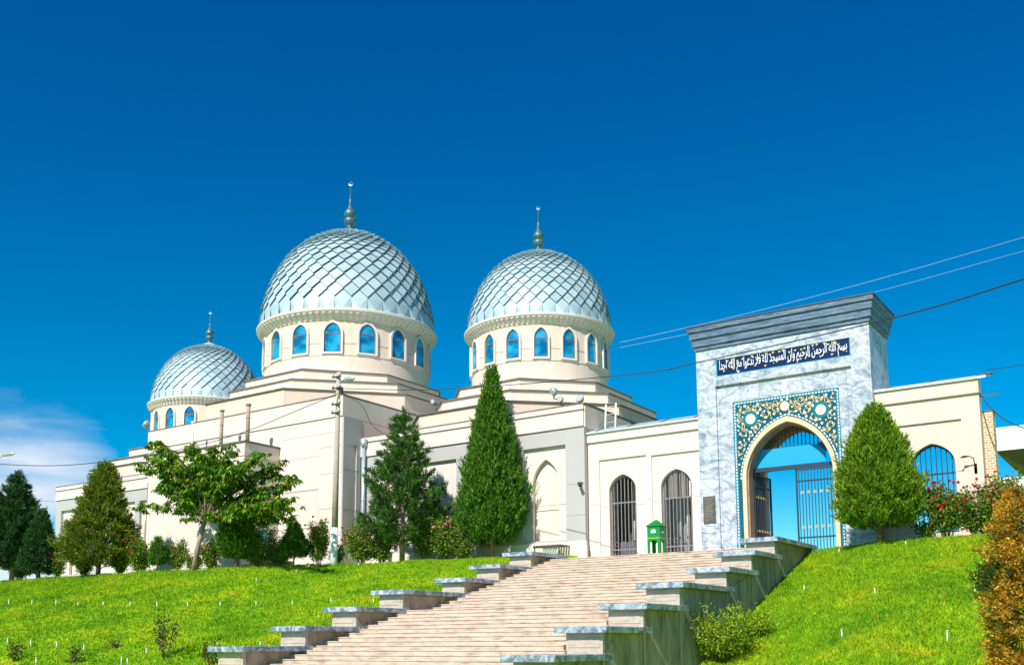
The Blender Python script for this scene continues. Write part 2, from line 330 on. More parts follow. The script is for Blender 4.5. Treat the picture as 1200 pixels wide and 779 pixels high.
for side in 'LR':
    for i in range(7):
        y0=Ys[i]; zc=(zL if side=='L' else zR)[i]
        y1=(44.2 if side=='L' else 46.1) if i==0 else Ys[i-1]+.42
        x0,x1=(XL-1.78,XL) if side=='L' else (XR-1.78,XR)
        lab='%s marble-capped pedestal %s, on the %s side of the stairs'%(ordn[i], 'of seven going down','left' if side=='L' else 'right')
        t=Thing('stair_pedestal',lab,'pedestal',((x0+x1)/2,(y0+y1)/2,zc-1.2),'capped pedestals along the staircase')
        ov=.27; body=MB(); bx0,bx1,by0=x0+ov,x1-ov,y0+ov
        yb=y1-.43 if i else y1
        zb=min(zc-1.6,gz(bx1 if side=='R' else bx0,by0)-.8)
        body.box(bx0,bx1,by0,max(yb+.2,by0+.5),zb,zc-.19)
        t.part('body',body,'flank_concrete',bevel=.015)
        fr=MB(); fr.box(bx0+.06,bx1-.1,by0-.02,by0+.05,zc-.62,zc-.25); t.part('front_slab',fr,'pedestal_stone',bevel=.012)
        fr=MB(); fr.box(bx0-.004,bx1+.004,by0-.004,by0+.12,zb,zc-.186); t.part('front_face',fr,'pedestal_stone')
        cp=MB(); n=max(2,round((y1-y0)/1.0)); 
        cp.box(x0,x1,y0,y1,zc-.19,zc); t.part('cap',cp,'cap_marble',bevel=.015)
# ------------------------------------------------------------------ domes
def profile(Rr,H,kind='dome'):
    ctrl=[(1,0),(.998,.09),(.982,.20),(.945,.335),(.893,.46),(.82,.59),(.72,.72),(.585,.84),(.43,.935),(.27,1.0),(.0,1.13)]
    pts=[(Rr*r,H/1.13*z) for r,z in ctrl]
    out=[]
    for i in range(len(pts)-2):
        p0=pts[max(i-1,0)];p1=pts[i];p2=pts[i+1];p3=pts[min(i+2,len(pts)-1)]
        for k in range(8):
            t=k/8; f=lambda a,b,c,d:.5*((2*b)+(-a+c)*t+(2*a-5*b+4*c-d)*t*t+(-a+3*b-3*c+d)*t**3)
            out.append((f(p0[0],p1[0],p2[0],p3[0]),f(p0[1],p1[1],p2[1],p3[1])))
    out.append(pts[-2]); return out,pts[-1]
def dome_mesh(c,Rr,H,N):
    prof,apex=profile(Rr,H); L=[0]
    for a,b_ in zip(prof,prof[1:]): L.append(L[-1]+math.hypot(a[0]-b_[0],a[1]-b_[1]))
    def at(s):
        s=min(max(s,0),L[-1])
        for i in range(len(L)-1):
            if s<=L[i+1]: t=(s-L[i])/(L[i+1]-L[i]); return tuple(prof[i][k]*(1-t)+prof[i+1][k]*t for k in (0,1)),i
        return prof[-1],len(L)-2
    def P(s,th,off):
        (r,z),i=at(s); dx,dz=prof[i+1][0]-prof[i][0],prof[i+1][1]-prof[i][1]; l=math.hypot(dx,dz); nr,nz=dz/l,-dx/l
        r+=nr*off; return (c[0]+r*math.sin(th),c[1]-r*math.cos(th),c[2]+z+nz*off)
    ss=[0]; s=.35*PI*Rr/N*1.6; ss=[0,PI*Rr/N*1.55]
    while ss[-1]<L[-1]: (r,_),_i=at(ss[-1]); ss.append(ss[-1]+PI*max(r,.2)/N*1.12)
    sc=(L[-1])/ss[-1]; ss=[a*sc for a in ss]; nr_=len(ss); m_=MB(); e=.20*Rr/5.5
    for k in range(nr_-1):
        for j in range(N):
            th=(j+.5*(k%2))*2*PI/N; h=PI/N; rnd=e*random.uniform(.85,1.15)
            if k==0:
                V=[P(0,th,rnd*.9),P(0,th+h,rnd*.55),P(ss[1],th+h,rnd*.5),P(ss[2],th,0),P(ss[1],th-h,rnd*.5),P(0,th-h,rnd*.1),P(0,th-h,-.05),P(ss[1],th-h,-.05),P(ss[1],th,rnd*.45)]
                m_.add(V,[(0,1,2,8),(8,2,3),(0,8,4,5),(8,3,4),(5,4,7,6)])
            else:
                s0,s1,s2=ss[k],ss[k+1],ss[min(k+2,nr_-1)]
                V=[P(s0,th,rnd),P(s1,th+h,rnd*.5),P(s2,th,0.0),P(s1,th-h,rnd*.5),P(s0+.4*(s1-s0),th,-.02),P(s1+.4*(s2-s1),th+h*.93,-.02),P(s1+.4*(s2-s1),th-h*.93,-.02)]
                m_.add(V,[(0,1,2),(0,2,3),(0,4,5,1),(3,6,4,0)])
    # smooth inner shell and top cone with ribs
    shell=MB(); shell.lathe([(r-.06,z) for r,z in prof],c,N*2)
    top=MB(); (r1,z1)=prof[-1]; rr=r1+.12
    V=[];n=N//2
    for j in range(n*2): th=j*PI/n; q=rr+(.05 if j%2 else -.0); V.append((c[0]+q*math.sin(th),c[1]-q*math.cos(th),c[2]+z1-.03-(.05 if j%2 else .0)))
    V+=[(c[0]+.07*math.sin(j*PI/n),c[1]-.07*math.cos(j*PI/n),c[2]+apex[1]) for j in range(n*2)]
    top.add(V,[(j,(j+1)%(2*n),2*n+(j+1)%(2*n),2*n+j) for j in range(2*n)])
    return m_,shell,top,c[2]+apex[1]
def finial(T,par,c,z,s):
    pr=[(.42,0),(.42,.06),(.30,.14),(.30,.34),(.34,.36),(.52,.47),(.62,.66),(.60,.82),(.46,.99),(.32,1.04),(.34,1.10),(.52,1.22),(.60,1.40),(.55,1.62),(.40,1.85),(.27,2.1),(.19,2.32),(.26,2.36),(.26,2.42),(.16,2.46),(.13,2.9),(.09,3.25),(.14,3.28),(.12,3.33),(.05,3.36),(.035,4.3),(.0,4.32)]
    m_=MB(); m_.lathe([(r*s*(1.0 if r>.3 else .8),h*s) for r,h in pr],(c[0],c[1],z-.05),20)
    f=T.part('finial',m_,'finial_metal',True,par)
    # crescent
    cr=[]; n=14
    for i in range(n+1): a=R(-55)+R(290)*i/n; cr.append((.19*math.sin(a+R(40))*s,.19*s*math.cos(a+R(40))))
    inn=[(.14*math.sin(R(-55)+R(290)*i/n+R(40))*s+.035*s,.14*s*math.cos(R(-55)+R(290)*i/n+R(40))+.035*s) for i in range(n+1)][::-1]
    V=[];  poly=cr+inn; mm=MB(); ca,sa=math.cos(.6),math.sin(.6)
    mm.prism([(p[0],p[1]) for p in poly],-.03,.03,fr=lambda u,y,v:(c[0]+u*ca-y*sa,c[1]+u*sa+y*ca,z+4.5*s+v)); T.part('crescent',mm,'coping_metal',False,par)
def drum(T,c,rd,rc,zb,ztop,zcb,zwt,zwb,ww,wg,coff):
    """drum wall, cornice, 16 windows"""
    m_=MB(); m_.lathe([(rd,zb),(rd,zcb+.25),(rd*.8,zcb+.25)],(c[0],c[1],0),96)
    # string ledge below windows
    m_.lathe([(rd,zwb-.22),(rd+.05,zwb-.20),(rd+.05,zwb-.13),(rd,zwb-.11)],(c[0],c[1],0),96)
    d=T.part('drum',m_,'drum_plaster',True)
    for p in (d,): p.modifiers.new('edge','EDGE_SPLIT').split_angle=R(35)
    m_=MB(); H=ztop-zcb; o=rc-rd
    m_.lathe([(rd-.02,zcb-.04),(rd+.05,zcb-.04),(rd+.08,zcb+.04),(rd+.10,zcb+.08),(rd+o*.42,zcb+H*.35),(rd+o*.8,zcb+H*.62),(rc-.06,zcb+H*.66),(rc,zcb+H*.72),(rc+.02,zcb+H*.92),(rc-.04,ztop),(rd-.3,ztop+.06)],(c[0],c[1],0),96)
    co=T.part('cornice',m_,'white_plaster',True); co.modifiers.new('edge','EDGE_SPLIT').split_angle=R(40)
    m_=MB(); n=88
    for k in range(n):
        th=2*PI*k/n; ux,uy=math.sin(th),-math.cos(th); tx,ty=math.cos(th),math.sin(th); w=PI*rd/n*.55
        pr=[(rd+.02,zcb+.05),(rd+.16,zcb+.05),(rd+o*.55,zcb+H*.30),(rd+o*.86,zcb+H*.52),(rd+o*.86,zcb+H*.66),(rd+.02,zcb+H*.66)]
        V=[(c[0]+ux*r+tx*w*s_,c[1]+uy*r+ty*w*s_,z) for s_ in (-1,1) for r,z in pr]; q=len(pr)
        m_.add(V,[tuple(range(q)),tuple(range(2*q-1,q-1,-1))]+[(i,i+q,(i+1)%q+q,(i+1)%q) for i in range(q)])
    T.part('corbels',m_,'white_plaster',False,co)
    for k in range(16):
        th=R(11.25+22.5*k); ux,uy=math.sin(th),-math.cos(th); tx,ty=math.cos(th),math.sin(th)
        fr=lambda u,y,v:(c[0]+ux*(rd+y)+tx*u,c[1]+uy*(rd+y)+ty*u,v)
        frm=lambda u,y,v:fr(u,-y,v)
        hg=zwt-zwb; zs=zwb+hg*.64
        out=arch(0,ww,zwb-.12,zs,zwt+(ww-wg)*1.25,10); inn=arch(0,wg,zwb,zs,zwt,10)
        m_=MB(); m_.prism(out,-.13,.10,[inn],frm); w_=T.part('window',m_,'white_plaster')
        m_=MB(); i2=arch(0,wg-.05,zwb+.06,zs,zwt-.07,10); m_.prism(inn,-.03,.02,[i2],frm); m_.prism(rect(-wg+.05,wg-.05,zs-.03,zs+.035),-.035,.02,(),frm); T.part('frame',m_,'brown_frame',False,w_)
        m_=MB(); m_.prism(i2,-.008,.015,(),frm); T.part('pane',m_,'window_glass',False,w_)
    for k in range(16):   # hairline render joints between windows
        a0=R(22.5*k)-(.5-ww/ (rd*.3927))*R(22.5)*1.0; a1=R(22.5*k)*2-a0; zj=zwb+(zwt-zwb)*.30
        pts=[(c[0]+(rd+.004)*math.sin(a0+(a1-a0)*i/5),c[1]-(rd+.004)*math.cos(a0+(a1-a0)*i/5),zj) for i in range(6)]; m_=MB(); m_.tube(pts,.018,4,False); T.part('joint',m_,'joint',False,d)
mosq=Thing('mosque','large cream mosque with three silver-blue shingled domes on windowed drums','mosque',(-52,52,-.4))
MQ=mosq
def tier(c,hx,hy,fx,fy,z0,z1,mat='drum_plaster'):
    def oc(e): return [(c[0]-fx-e*.4,c[1]-hy-e),(c[0]+fx+e*.4,c[1]-hy-e),(c[0]+hx+e,c[1]-fy-e*.4),(c[0]+hx+e,c[1]+fy+e*.4),(c[0]+fx+e*.4,c[1]+hy+e),(c[0]-fx-e*.4,c[1]+hy+e),(c[0]-hx-e,c[1]+fy+e*.4),(c[0]-hx-e,c[1]-fy-e*.4)]
    m_=MB(); top=lambda poly,za,zb_:m_.prism(poly,za,zb_,(),lambda u,y,v:(u,v,y))
    m_.prism(oc(0),z1-.07,z0,(),lambda u,y,v:(u,v,y)); t=MQ.part('tier',m_,mat)
    m2=MB(); a=oc(.12); q=oc(-.55); V=[(p[0],p[1],z1-.09) for p in a]+[(p[0],p[1],z1-.02) for p in a]+[(p[0],p[1],z1+.10) for p in q]
    m2.add(V,[tuple(range(7,-1,-1))]+[(i,(i+1)%8,8+(i+1)%8,8+i) for i in range(8)]+[(8+i,8+(i+1)%8,16+(i+1)%8,16+i) for i in range(8)]+[tuple(range(16,24))])
    MQ.part('coping',m2,'coping_dark',False,t)
    m3=MB(); a=oc(.09); q=oc(-.5); V=[(p[0],p[1],z1-.012) for p in a]+[(p[0],p[1],z1+.115) for p in q]; m3.add(V,[(i,(i+1)%8,8+(i+1)%8,8+i) for i in range(8)]+[tuple(range(8,16))]); MQ.part('flashing',m3,'coping_metal',False,t)
def dome_unit(c,rd,rc,Rd,zdb,zc,ztop,zwt,zwb,ww,wg,H,fs,tiers):
    drum(MQ,c,rd,rc,zdb-1.5,ztop,zc,zwt,zwb,ww,wg,0)
    a,sh,tp,za=dome_mesh((c[0],c[1],ztop+.02),Rd,H,36)
    d=MQ.part('dome',a,'dome_metal'); MQ.part('inner_shell',sh,'finial_metal',True,d); MQ.part('dome_top',tp,'dome_metal',False,d)
    finial(MQ,d,c,za,fs)
    for t in tiers: tier(c,*t)
    return za
D1=(-52.6,55.3);D2=(-35.1,55.3);D3=(-68.9,55.3)
dome_unit(D1,6.22,6.85,6.50,14.76,18.16,18.90,17.95,15.80,.74,.60,8.75,.80,[(6.64,7.43,2.9,2.95,11,14.2),(8.14,8.62,3.15,3.6,11,13.2),(9.33,10.03,3.85,4.2,10.2,12.15)])
dome_unit(D2,4.53,5.03,4.72,11.99,15.2,15.80,14.92,13.02,.54,.43,6.1,.64,[(5.54,5.81,2.27,2.35,9.0,11.3),(6.86,7.24,2.55,3.2,8.6,10.25),(8.07,8.70,3.2,4.1,7.5,9.2)])
dome_unit(D3,4.38,4.84,4.52,11.99,14.8,15.42,14.55,12.7,.52,.42,5.85,.58,[(4.9,5.81,2.27,2.35,9.0,11.2),(6.4,7.24,2.55,3.2,8.6,10.15),(7.6,8.60,3.2,4.1,7.5,9.2)])
# ------------------------------------------------------------------ mosque blocks
def coping(x0,x1,y0,y1,z,T,par,h=.10,o=.08,mat='coping_dark'):
    m_=MB(); m_.box(x0-o,x1+o,y0-o,y1+o,z-h,z); return T.part('coping',m_,mat,False,par)
def joints(T,par,segs,y,ax='x',r=.012,mat='joint'):
    for a,b_,z in segs:
        m_=MB()
        if ax=='x': m_.box(a,b_,y-.006,y+.02,z-r,z+r)
        else: m_.box(y-.02,y+.006,a,b_,z-r,z+r)
        T.part('joint',m_,mat,False,par)
# main block
mx0,mx1,my0=-62.26,-43.06,44.93
m_=MB(); m_.box(mx0,mx1,my0+.02,66,-.9,10.72); mb=MQ.part('main_block',m_,'cream_plaster')
coping(mx0,mx1,my0,66,10.83,MQ,mb)
m_=MB(); m_.box(mx0-.07,mx1+.07,my0-.08,66.05,9.45,10.72); MQ.part('parapet',m_,'cream_plaster',False,mb)
m_=MB()
m_.prism(rect(mx0,mx1,-.8,9.45),my0,my0+.14,[rect(-48.7,-45.0,.6,7.12),rect(-60.6,-57.0,.6,7.12)]); MQ.part('front_facing',m_,'cream_plaster',False,mb)
m_=MB(); m_.box(mx1-.01,mx1+.09,my0+.6,46.5,-.5,.9); m_.box(mx0,mx1+.12,my0-.12,my0,-.8,.35); MQ.part('plinth',m_,'white_plaster',False,mb)
# side facing (grey pier frame round a pink panel)
m_=MB(); m_.prism([(my0+.01,-.8),(46.5,-.8),(46.5,9.45),(my0+.01,9.45)],mx1,mx1+.10,[[(45.35,.6),(46.15,.6),(46.15,7.7),(45.35,7.7)]],lambda u,y,v:(y,u,v)); MQ.part('side_pier',m_,'grey_render',False,mb)
m_=MB(); m_.box(mx1,mx1+.06,46.5,60,8.2,9.45); MQ.part('side_facing',m_,'pink_plaster',False,mb)
joints(MQ,mb,[(-48.65,-45.05,5.0),(-48.65,-45.05,2.6),(-45.0,-43.1,5.9),(-45,-43.1,3.7),(-45,-43.1,7.6),(-48.6,-43.1,8.5),(-57,-48.7,3.2),(-57,-48.7,5.3),(-45,-43.1,1.6)],my0+.0)
joints(MQ,mb,[(-48.65,-45.05,5.0),(-48.65,-45.05,2.6)],my0+.13)
joints(MQ,mb,[(45.0,46.4,6.1),(45.0,46.4,3.6)],mx1+.105,'y')
for x_ in (172,186,201.5):
    q=aty(x_,600,my0); m_=MB(); m_.box(q.x-.03,q.x+.03,my0-.03,my0+.01,-.5,5.6 if x_!=172 else 7); MQ.part('joint',m_,'joint',False,mb)
# porch
px0,px1,py0=-57.6,-48.6,42.01
m_=MB(); m_.box(px0,px1,py0,my0-.02,-.9,7.95); po=MQ.part('porch',m_,'cream_plaster'); coping(px0,px1,py0,my0-.1,8.06,MQ,po)
m_=MB(); m_.box(px0-.05,px1+.05,py0-.05,my0-.05,7.1,7.4); MQ.part('porch_band',m_,'pink_plaster',False,po)
m_=MB(); m_.box(px1-.02,px1+.05,43.2,44.2,.9,2.7); w_=MQ.part('window',m_,'white_paint',False,po); m_=MB(); m_.box(px1,px1+.06,43.35,44.05,1.05,2.6); MQ.part('pane',m_,'window_glass',False,w_)
# wings with grey stone frames, cream panels and blind arches
def wing(x0,x1,y0,panels,ztop=8.33,back=64):
    m_=MB(); m_.box(x0,x1,y0+.5,back,-.9,ztop-.1); w=MQ.part('wing',m_,'cream_plaster'); coping(x0,x1,y0,back,ztop,MQ,w)
    m_=MB(); m_.box(x0,x1,y0-.1,back,7.05,ztop-.1); MQ.part('parapet',m_,'white_plaster',False,w)
    m_=MB(); m_.box(x0-.01,x1+.03,y0-.14,back-.02,ztop-.42,ztop-.36); MQ.part('moulding',m_,'coping_dark',False,w)
    m_=MB(); m_.prism(rect(x0,x1,-.9,7.05),y0,y0+.22,[rect(a,b_,.92,6.16) for a,b_,_ in panels]); MQ.part('stone_frame',m_,'grey_render',False,w)
    m_=MB(); m_.prism(rect(x0+.02,x1-.02,-.9,7.0),y0+.22,y0+.42,[arch((a+b_)/2-.02,.86,.95,4.1,5.5) for a,b_,f in panels if f]); MQ.part('panel_facing',m_,'cream_plaster',False,w)
    m_=MB(); m_.box(x1-.01,x1+.0,y0+.3,y0+.4,0,1); 
    m_=MB(); m_.box(x0,x1+.14,y0-.12,y0+.02,-.9,.55); m_.box(x0,x1+.09,y0-.08,y0+.02,.55,.80); MQ.part('plinth',m_,'white_plaster',False,w)
    joints(MQ,w,[(a+.02,b_-.02,2.9) for a,b_,_ in panels],y0+.215); joints(MQ,w,[(b_+.02,min(b_+1.2,x1),z) for a,b_,_ in panels for z in (3.9,2.2)],y0)
    return w
mw=wing(-43.0,-26.75,46.6,[(-30.75,-27.95,1),(-38.6,-35.45,0),(-41.7,-39.9,1)])
lw=wing(-76.4,-62.3,46.6,[(-75.65,-71.6,1),(-70.2,-66.0,0),(-65.4,-62.9,1)],8.2)
m_=MB(); m_.box(-26.76,-26.68,46.62,52,7.0,8.2); MQ.part('side_facing',m_,'drum_plaster',False,mw)
# light slope roofs visible as pale strip behind the wing coping (metal)
# ------------------------------------------------------------------ rooftop fittings and pipes
def pipe(x,y,z0,z1,r,mat,label,cat='pipe',group=None,cap=True):
    m_=MB(); m_.tube([(x,y,z0),(x,y,z1)],r,10)
    if cap: m_.tube([(x,y,z1-.02),(x,y,z1+.12)],r*1.35,10)
    for z_ in np.arange(z0+.6,z1-.3,1.1): m_.tube([(x,y,z_),(x,y,z_+.05)],r*1.15,10)
    return solo('vent_pipe' if cat=='pipe' else 'downpipe',m_,mat,label,cat,(x,y,z0),group,True)
a=aty(291,482,42.7); pipe(a.x,42.7,7.95,aty(291,475,42.7).z,.13,'pipe_rust','tall rusty vent pipe standing on the porch roof corner',group='vent pipes on the porch roof')
a=aty(260,490,43.2); pipe(a.x,43.2,7.95,aty(260,482,43.2).z,.12,'pipe_rust','rusty vent pipe on the porch roof, shorter and further left',group='vent pipes on the porch roof')
a=aty(226,500,43.6); pipe(a.x,43.6,7.9,aty(226,496,43.6).z,.08,'canopy_white','thin white pipe rising behind the broad-leaved tree crown')
m_=MB(); x=-42.55; m_.tube([(x,46.35,-.4),(x,46.35,7.6)],.11,10); m_.tube([(x,46.35,7.55),(x,46.35,7.75),(x,46.35,8.1)],[.11,.2,.24],10)
for z_ in (1,2.6,4.2,5.8): m_.tube([(x,46.35,z_),(x,46.35,z_+.07)],.135,10)
m_.box(x-.05,x+.05,46.35,46.6,6.9,7.0); solo('downpipe',m_,'zinc','grey zinc downpipe in the corner beside the utility pole','downpipe',(x,46.35,-.4),None,True)
def flood(p,aim,label,brk,s=.3):
    T=Thing('floodlight',label,'floodlight',p,'round floodlights on the mosque roof'); p=Vector(p); d=Vector(aim).normalized()
    m_=MB(); q=p+Vector((0,0,s*1.5)); pts=[q-d*s*.9,q-d*s*.75,q-d*s*.35,q,q+d*s*.35]; m_.tube(pts,[s*.15,s*.5,s*.82,s*.95,s*1.02],14,True); T.part('housing',m_,'lamp_grey',True)
    m_=MB(); m_.tube([q+d*s*.36,q+d*s*.40],s*.9,14); T.part('lens',m_,'lamp_glass')
    m_=MB(); m_.tube([p,p+Vector((0,0,s*.6)),q-d*s*.4],.035,6); m_.tube([p,Vector(brk)],.03,6); T.part('bracket',m_,'dark_metal')
f1=aty(649,467,47.5); flood(f1,(-.5,-.6,-.4),'brown-backed floodlight tilted over the middle of the right dome base',f1+Vector((.1,.8,.1)),.27)
f2=aty(657,474,47.4); flood(f2,(-.2,-.9,.2),'small floodlight just under the brown-backed one on the right dome base',f2+Vector((.1,.7,0)),.2)
f3=aty(680,475,47.3); flood(f3,(-.1,-.9,.5),'silver floodlight at the right roof corner below the right dome',f3+Vector((0,.6,-.1)),.25)
f4=aty(171,504,44.9); flood(f4,(-.6,-.5,.6),'white floodlight on a bracket at the far left roof corner',(mx0+.1,45.0,10.75),.3)
f5=aty(507,474,50); flood(f5,(.3,-.8,-.2),'small wall floodlight between the two bigger domes',f5+Vector((0,.8,0)),.14)
T=Thing('roof_ladder','pale metal ladder leaning behind the arcade roof beside the wing','ladder',(-25.9,47.6,6.9))
for dx in (0,.62):
    m_=MB(); m_.tube([(-26.0+dx,47.6,6.8),(-26.03+dx,47.8,8.35)],.05,8); T.part('rail',m_,'canopy_white',True)
for z_ in (7.3,7.75,8.2):
    m_=MB(); yy=47.6+.2*(z_-6.8)/1.55; m_.tube([(-26.03,yy,z_),(-25.4,yy,z_)],.010,6); T.part('rung',m_,'canopy_white',True)
# ------------------------------------------------------------------ arcade walls
def bars(T,par,cx,w,z0,zs,zt,y,step_,mat,rails=(),orn=True,gold=False,r=.022):
    A=arch(cx,w,z0,zs,zt,24); 
    def top(x):
        best=z0
        for (xa,za),(xb,zb_) in zip(A,A[1:]+A[:1]):
            if min(xa,xb)-1e-6<=x<=max(xa,xb)+1e-6 and abs(xa-xb)>1e-6:
                best=max(best,za+(zb_-za)*(x-xa)/(xb-xa))
        return best
    m_=MB(); n=int(2*w/step_); xs_=[cx-w+2*w*(i+.5)/n for i in range(n)]
    for i,x in enumerate(xs_): m_.box(x-r,x+r,y-r,y+r,z0,top(x))
    for z_ in rails: m_.box(cx-w,cx+w,y-.03,y+.03,z_-.035,z_+.035)
    T.part('bars',m_,mat,False,par)
    if orn:
        m_=MB()
        for z_ in rails[:-1] if len(rails)>1 else rails:
            for i,x in enumerate(xs_[:-1]):
                if i%2==0:
                    xm=(x+xs_[i+1])/2
                    for zz in (z_+.30,z_-.28 if z_>z0+.6 else z_+.30):
                        pts=[(xm+.085*math.cos(a),y,zz+.12*math.sin(a)) for a in [2*PI*k/10 for k in range(11)]]; m_.tube(pts,.014,5,False)
        T.part('scrolls',m_,mat,False,par)
def roofcap(T,par,x0,x1,y0,y1,z0,z1):
    m_=MB(); m_.prism([(y0,z0),(y1,z1),(y1,z1-.12),(y0,z0-.10)],x0,x1,(),lambda u,y,v:(y,u,v)); c_=T.part('roof_cap',m_,'coping_metal',False,par)
    m_=MB(); x=x0+.6
    while x<x1-.2: m_.prism([(y0+.01,z0+.005),(y1,z1+.005),(y1,z1+.05),(y0+.01,z0+.05)],x,x+.03,(),lambda u,y,v:(y,u,v)); x+=1.9
    T.part('seam',m_,'coping_dark',False,c_)
wy=46.95
T=Thing('arcade_wall','cream arcade wall with two barred arches beside the green box','wall',(-23.4,wy,PLAT)); AW=T
x0,x1=-26.72,-19.9
A1,A2=-24.72,-21.62
m_=MB(); m_.prism(rect(x0,x1,-.7,6.12),wy,wy+.10,[rect(-26.05,-23.25,-.69,5.12),rect(-22.95,-20.15,-.69,5.05)]); w=T.part('wall_facing',m_,'cream_plaster')
m_=MB(); m_.prism(rect(x0,x1,-.7,6.1),wy+.10,wy+.45,[arch(A1,.80,-.6,3.35,4.25),arch(A2,.86,-.6,3.3,4.22)]); T.part('wall',m_,'cream_plaster')
m_=MB(); m_.box(x0,x1,wy-.12,wy+.5,6.12,6.66); T.part('frieze',m_,'cream_plaster')
roofcap(T,None,x0,x1,wy-.22,wy+1.1,6.68,7.12)
joints(T,w,[(x0+.05,-26.1,2.7),(-23.2,-23.0,2.75)],wy); joints(T,w,[(-26.0,-25.55,2.55),(-23.9,-23.3,2.55),(-22.9,-22.5,2.6),(-20.7,-20.2,2.7)],wy+.10)
m_=MB(); m_.box(x0,x1,wy+2.8,wy+3.0,-.6,6.2)
for k,(cx,w_) in enumerate(((A1,.80),(A2,.86))):
    g_=MB(); g_.prism(arch(cx,w_-.002,-.6,3.35,4.2),wy+.34,wy+.38,[arch(cx,w_-.06,-.5,3.35,4.12)]); gg=T.part('grille',g_,'grille_iron')
    bars(T,gg,cx,w_-.05,-.5,3.33,4.15,wy+.36,.19,'grille_iron',(-.35,.25,2.75),True)
# gallery behind the arches: columns, low wall, shade
G=Thing('gallery','shaded gallery with pale columns behind the two barred arches','gallery',(-23.5,50,PLAT))
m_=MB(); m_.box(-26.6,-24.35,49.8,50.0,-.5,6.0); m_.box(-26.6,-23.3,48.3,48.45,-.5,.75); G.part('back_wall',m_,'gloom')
m_=MB(); m_.box(-24.95,-24.55,49.2,49.4,1.4,4.6); m_.box(-24.3,-23.9,49.6,49.75,-.5,6); G.part('curtain',m_,'curtain')
m_=MB()
for x in (-25.6,-25.2,-24.1,-22.75,-22.05,-21.35,-20.9): m_.tube([(x-1.2,49.5,-.5),(x-1.2,49.5,5.9)],.10 if x>-22.5 else .06,10)
G.part('column',m_,'curtain',True)
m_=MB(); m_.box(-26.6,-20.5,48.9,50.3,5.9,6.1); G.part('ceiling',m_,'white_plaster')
m_=MB(); m_.box(-24.2,-21.2,49.75,49.8,-.5,3.1); G.part('screen',m_,'zinc')
T=Thing('arcade_wall','short cream arcade wall with one barred arch right of the gateway','wall',(-9.2,wy,PLAT)); RW=T
x0,x1=-11.55,-7.12; A3=-9.2
m_=MB(); m_.prism(rect(x0,x1,-.7,6.1),wy,wy+.10,[rect(-10.9,-7.9,-.69,5.05)]); w=T.part('wall_facing',m_,'pink_plaster')
m_=MB(); m_.prism(rect(x0,x1,-.7,6.1),wy+.10,wy+.5,[arch(A3,.93,.1,3.15,4.1)]); T.part('wall',m_,'pink_plaster')
m_=MB(); m_.box(x0,x1+.02,wy-.12,wy+.5,6.1,6.72); T.part('frieze',m_,'pink_plaster')
roofcap(T,None,x0,x1+.35,wy-.22,wy+.9,6.80,7.10)
joints(T,w,[(-8.2,-7.95,2.75),(-10.8,-10.2,2.7)],wy+.10)
g_=MB(); g_.prism(arch(A3,.928,.1,3.15,4.08),wy+.34,wy+.38,[arch(A3,.87,.18,3.15,4.0)]); gg=T.part('grille',g_,'blue_metal'); bars(T,gg,A3,.88,.1,3.13,4.03,wy+.36,.2,'blue_metal',(.3,2.75),True)
m_=MB(); m_.box(x0,x1+.3,wy-.25,wy,-.7,-.3); T.part('plinth',m_,'white_plaster')
T=Thing('brick_pier','narrow red and cream brick pier at the right end of the arcade','pier',(-7.0,48.3,PLAT)); m_=MB(); m_.box(-7.25,-6.72,47.6,48.3,-.8,5.35); T.part('shaft',m_,'brick')
m_=MB(); m_.box(-7.28,-6.69,47.57,48.33,5.352,5.40); T.part('cap',m_,'coping_dark')
# wall lamp on right wall
T=Thing('wall_lamp','small dark curved wall lamp fixed beside the right-hand arch','lamp',(-7.7,wy,2.9))
m_=MB(); m_.tube([(-7.45,wy+.05,2.75),(-7.43,wy-.12,2.9),(-7.46,wy-.3,3.2),(-7.6,wy-.4,3.28)],.022,8); m_.tube([(-7.6,wy-.4,3.28),(-7.8,wy-.44,3.28),(-7.95,wy-.46,3.25)],[.02,.055,.02],8); T.part('arm',m_,'black_plastic',True)
m_=MB(); m_.box(-7.5,-7.38,wy+.0,wy+.10,2.55,3.0); T.part('mounting',m_,'lamp_grey')
# security camera at wing corner
T=Thing('security_camera','small black security camera on the grey corner pier','camera',(-27.3,46.5,3.75))
p=aty(681,567,46.45); T.loc=p.copy(); T.o.location=p
m_=MB(); m_.tube([p+Vector((-.1,-.05,.05)),p+Vector((.12,-.35,-.12))],.09,10); T.part('housing',m_,'black_plastic',True); m_=MB(); m_.tube([p+Vector((-.02,.15,.1)),p+Vector((-.02,-.05,.06))],.04,8); T.part('bracket',m_,'black_plastic',True)
# ------------------------------------------------------------------ gateway portal
T=Thing('gateway','tall marble gateway portal with tiled pointed arch and inscription','gateway',(-15.7,47.5,PLAT)); PT=T
gx0,gx1,gy0,gy1=-20.0,-11.45,46.32,49.6
cx=-15.52; ay=gy0
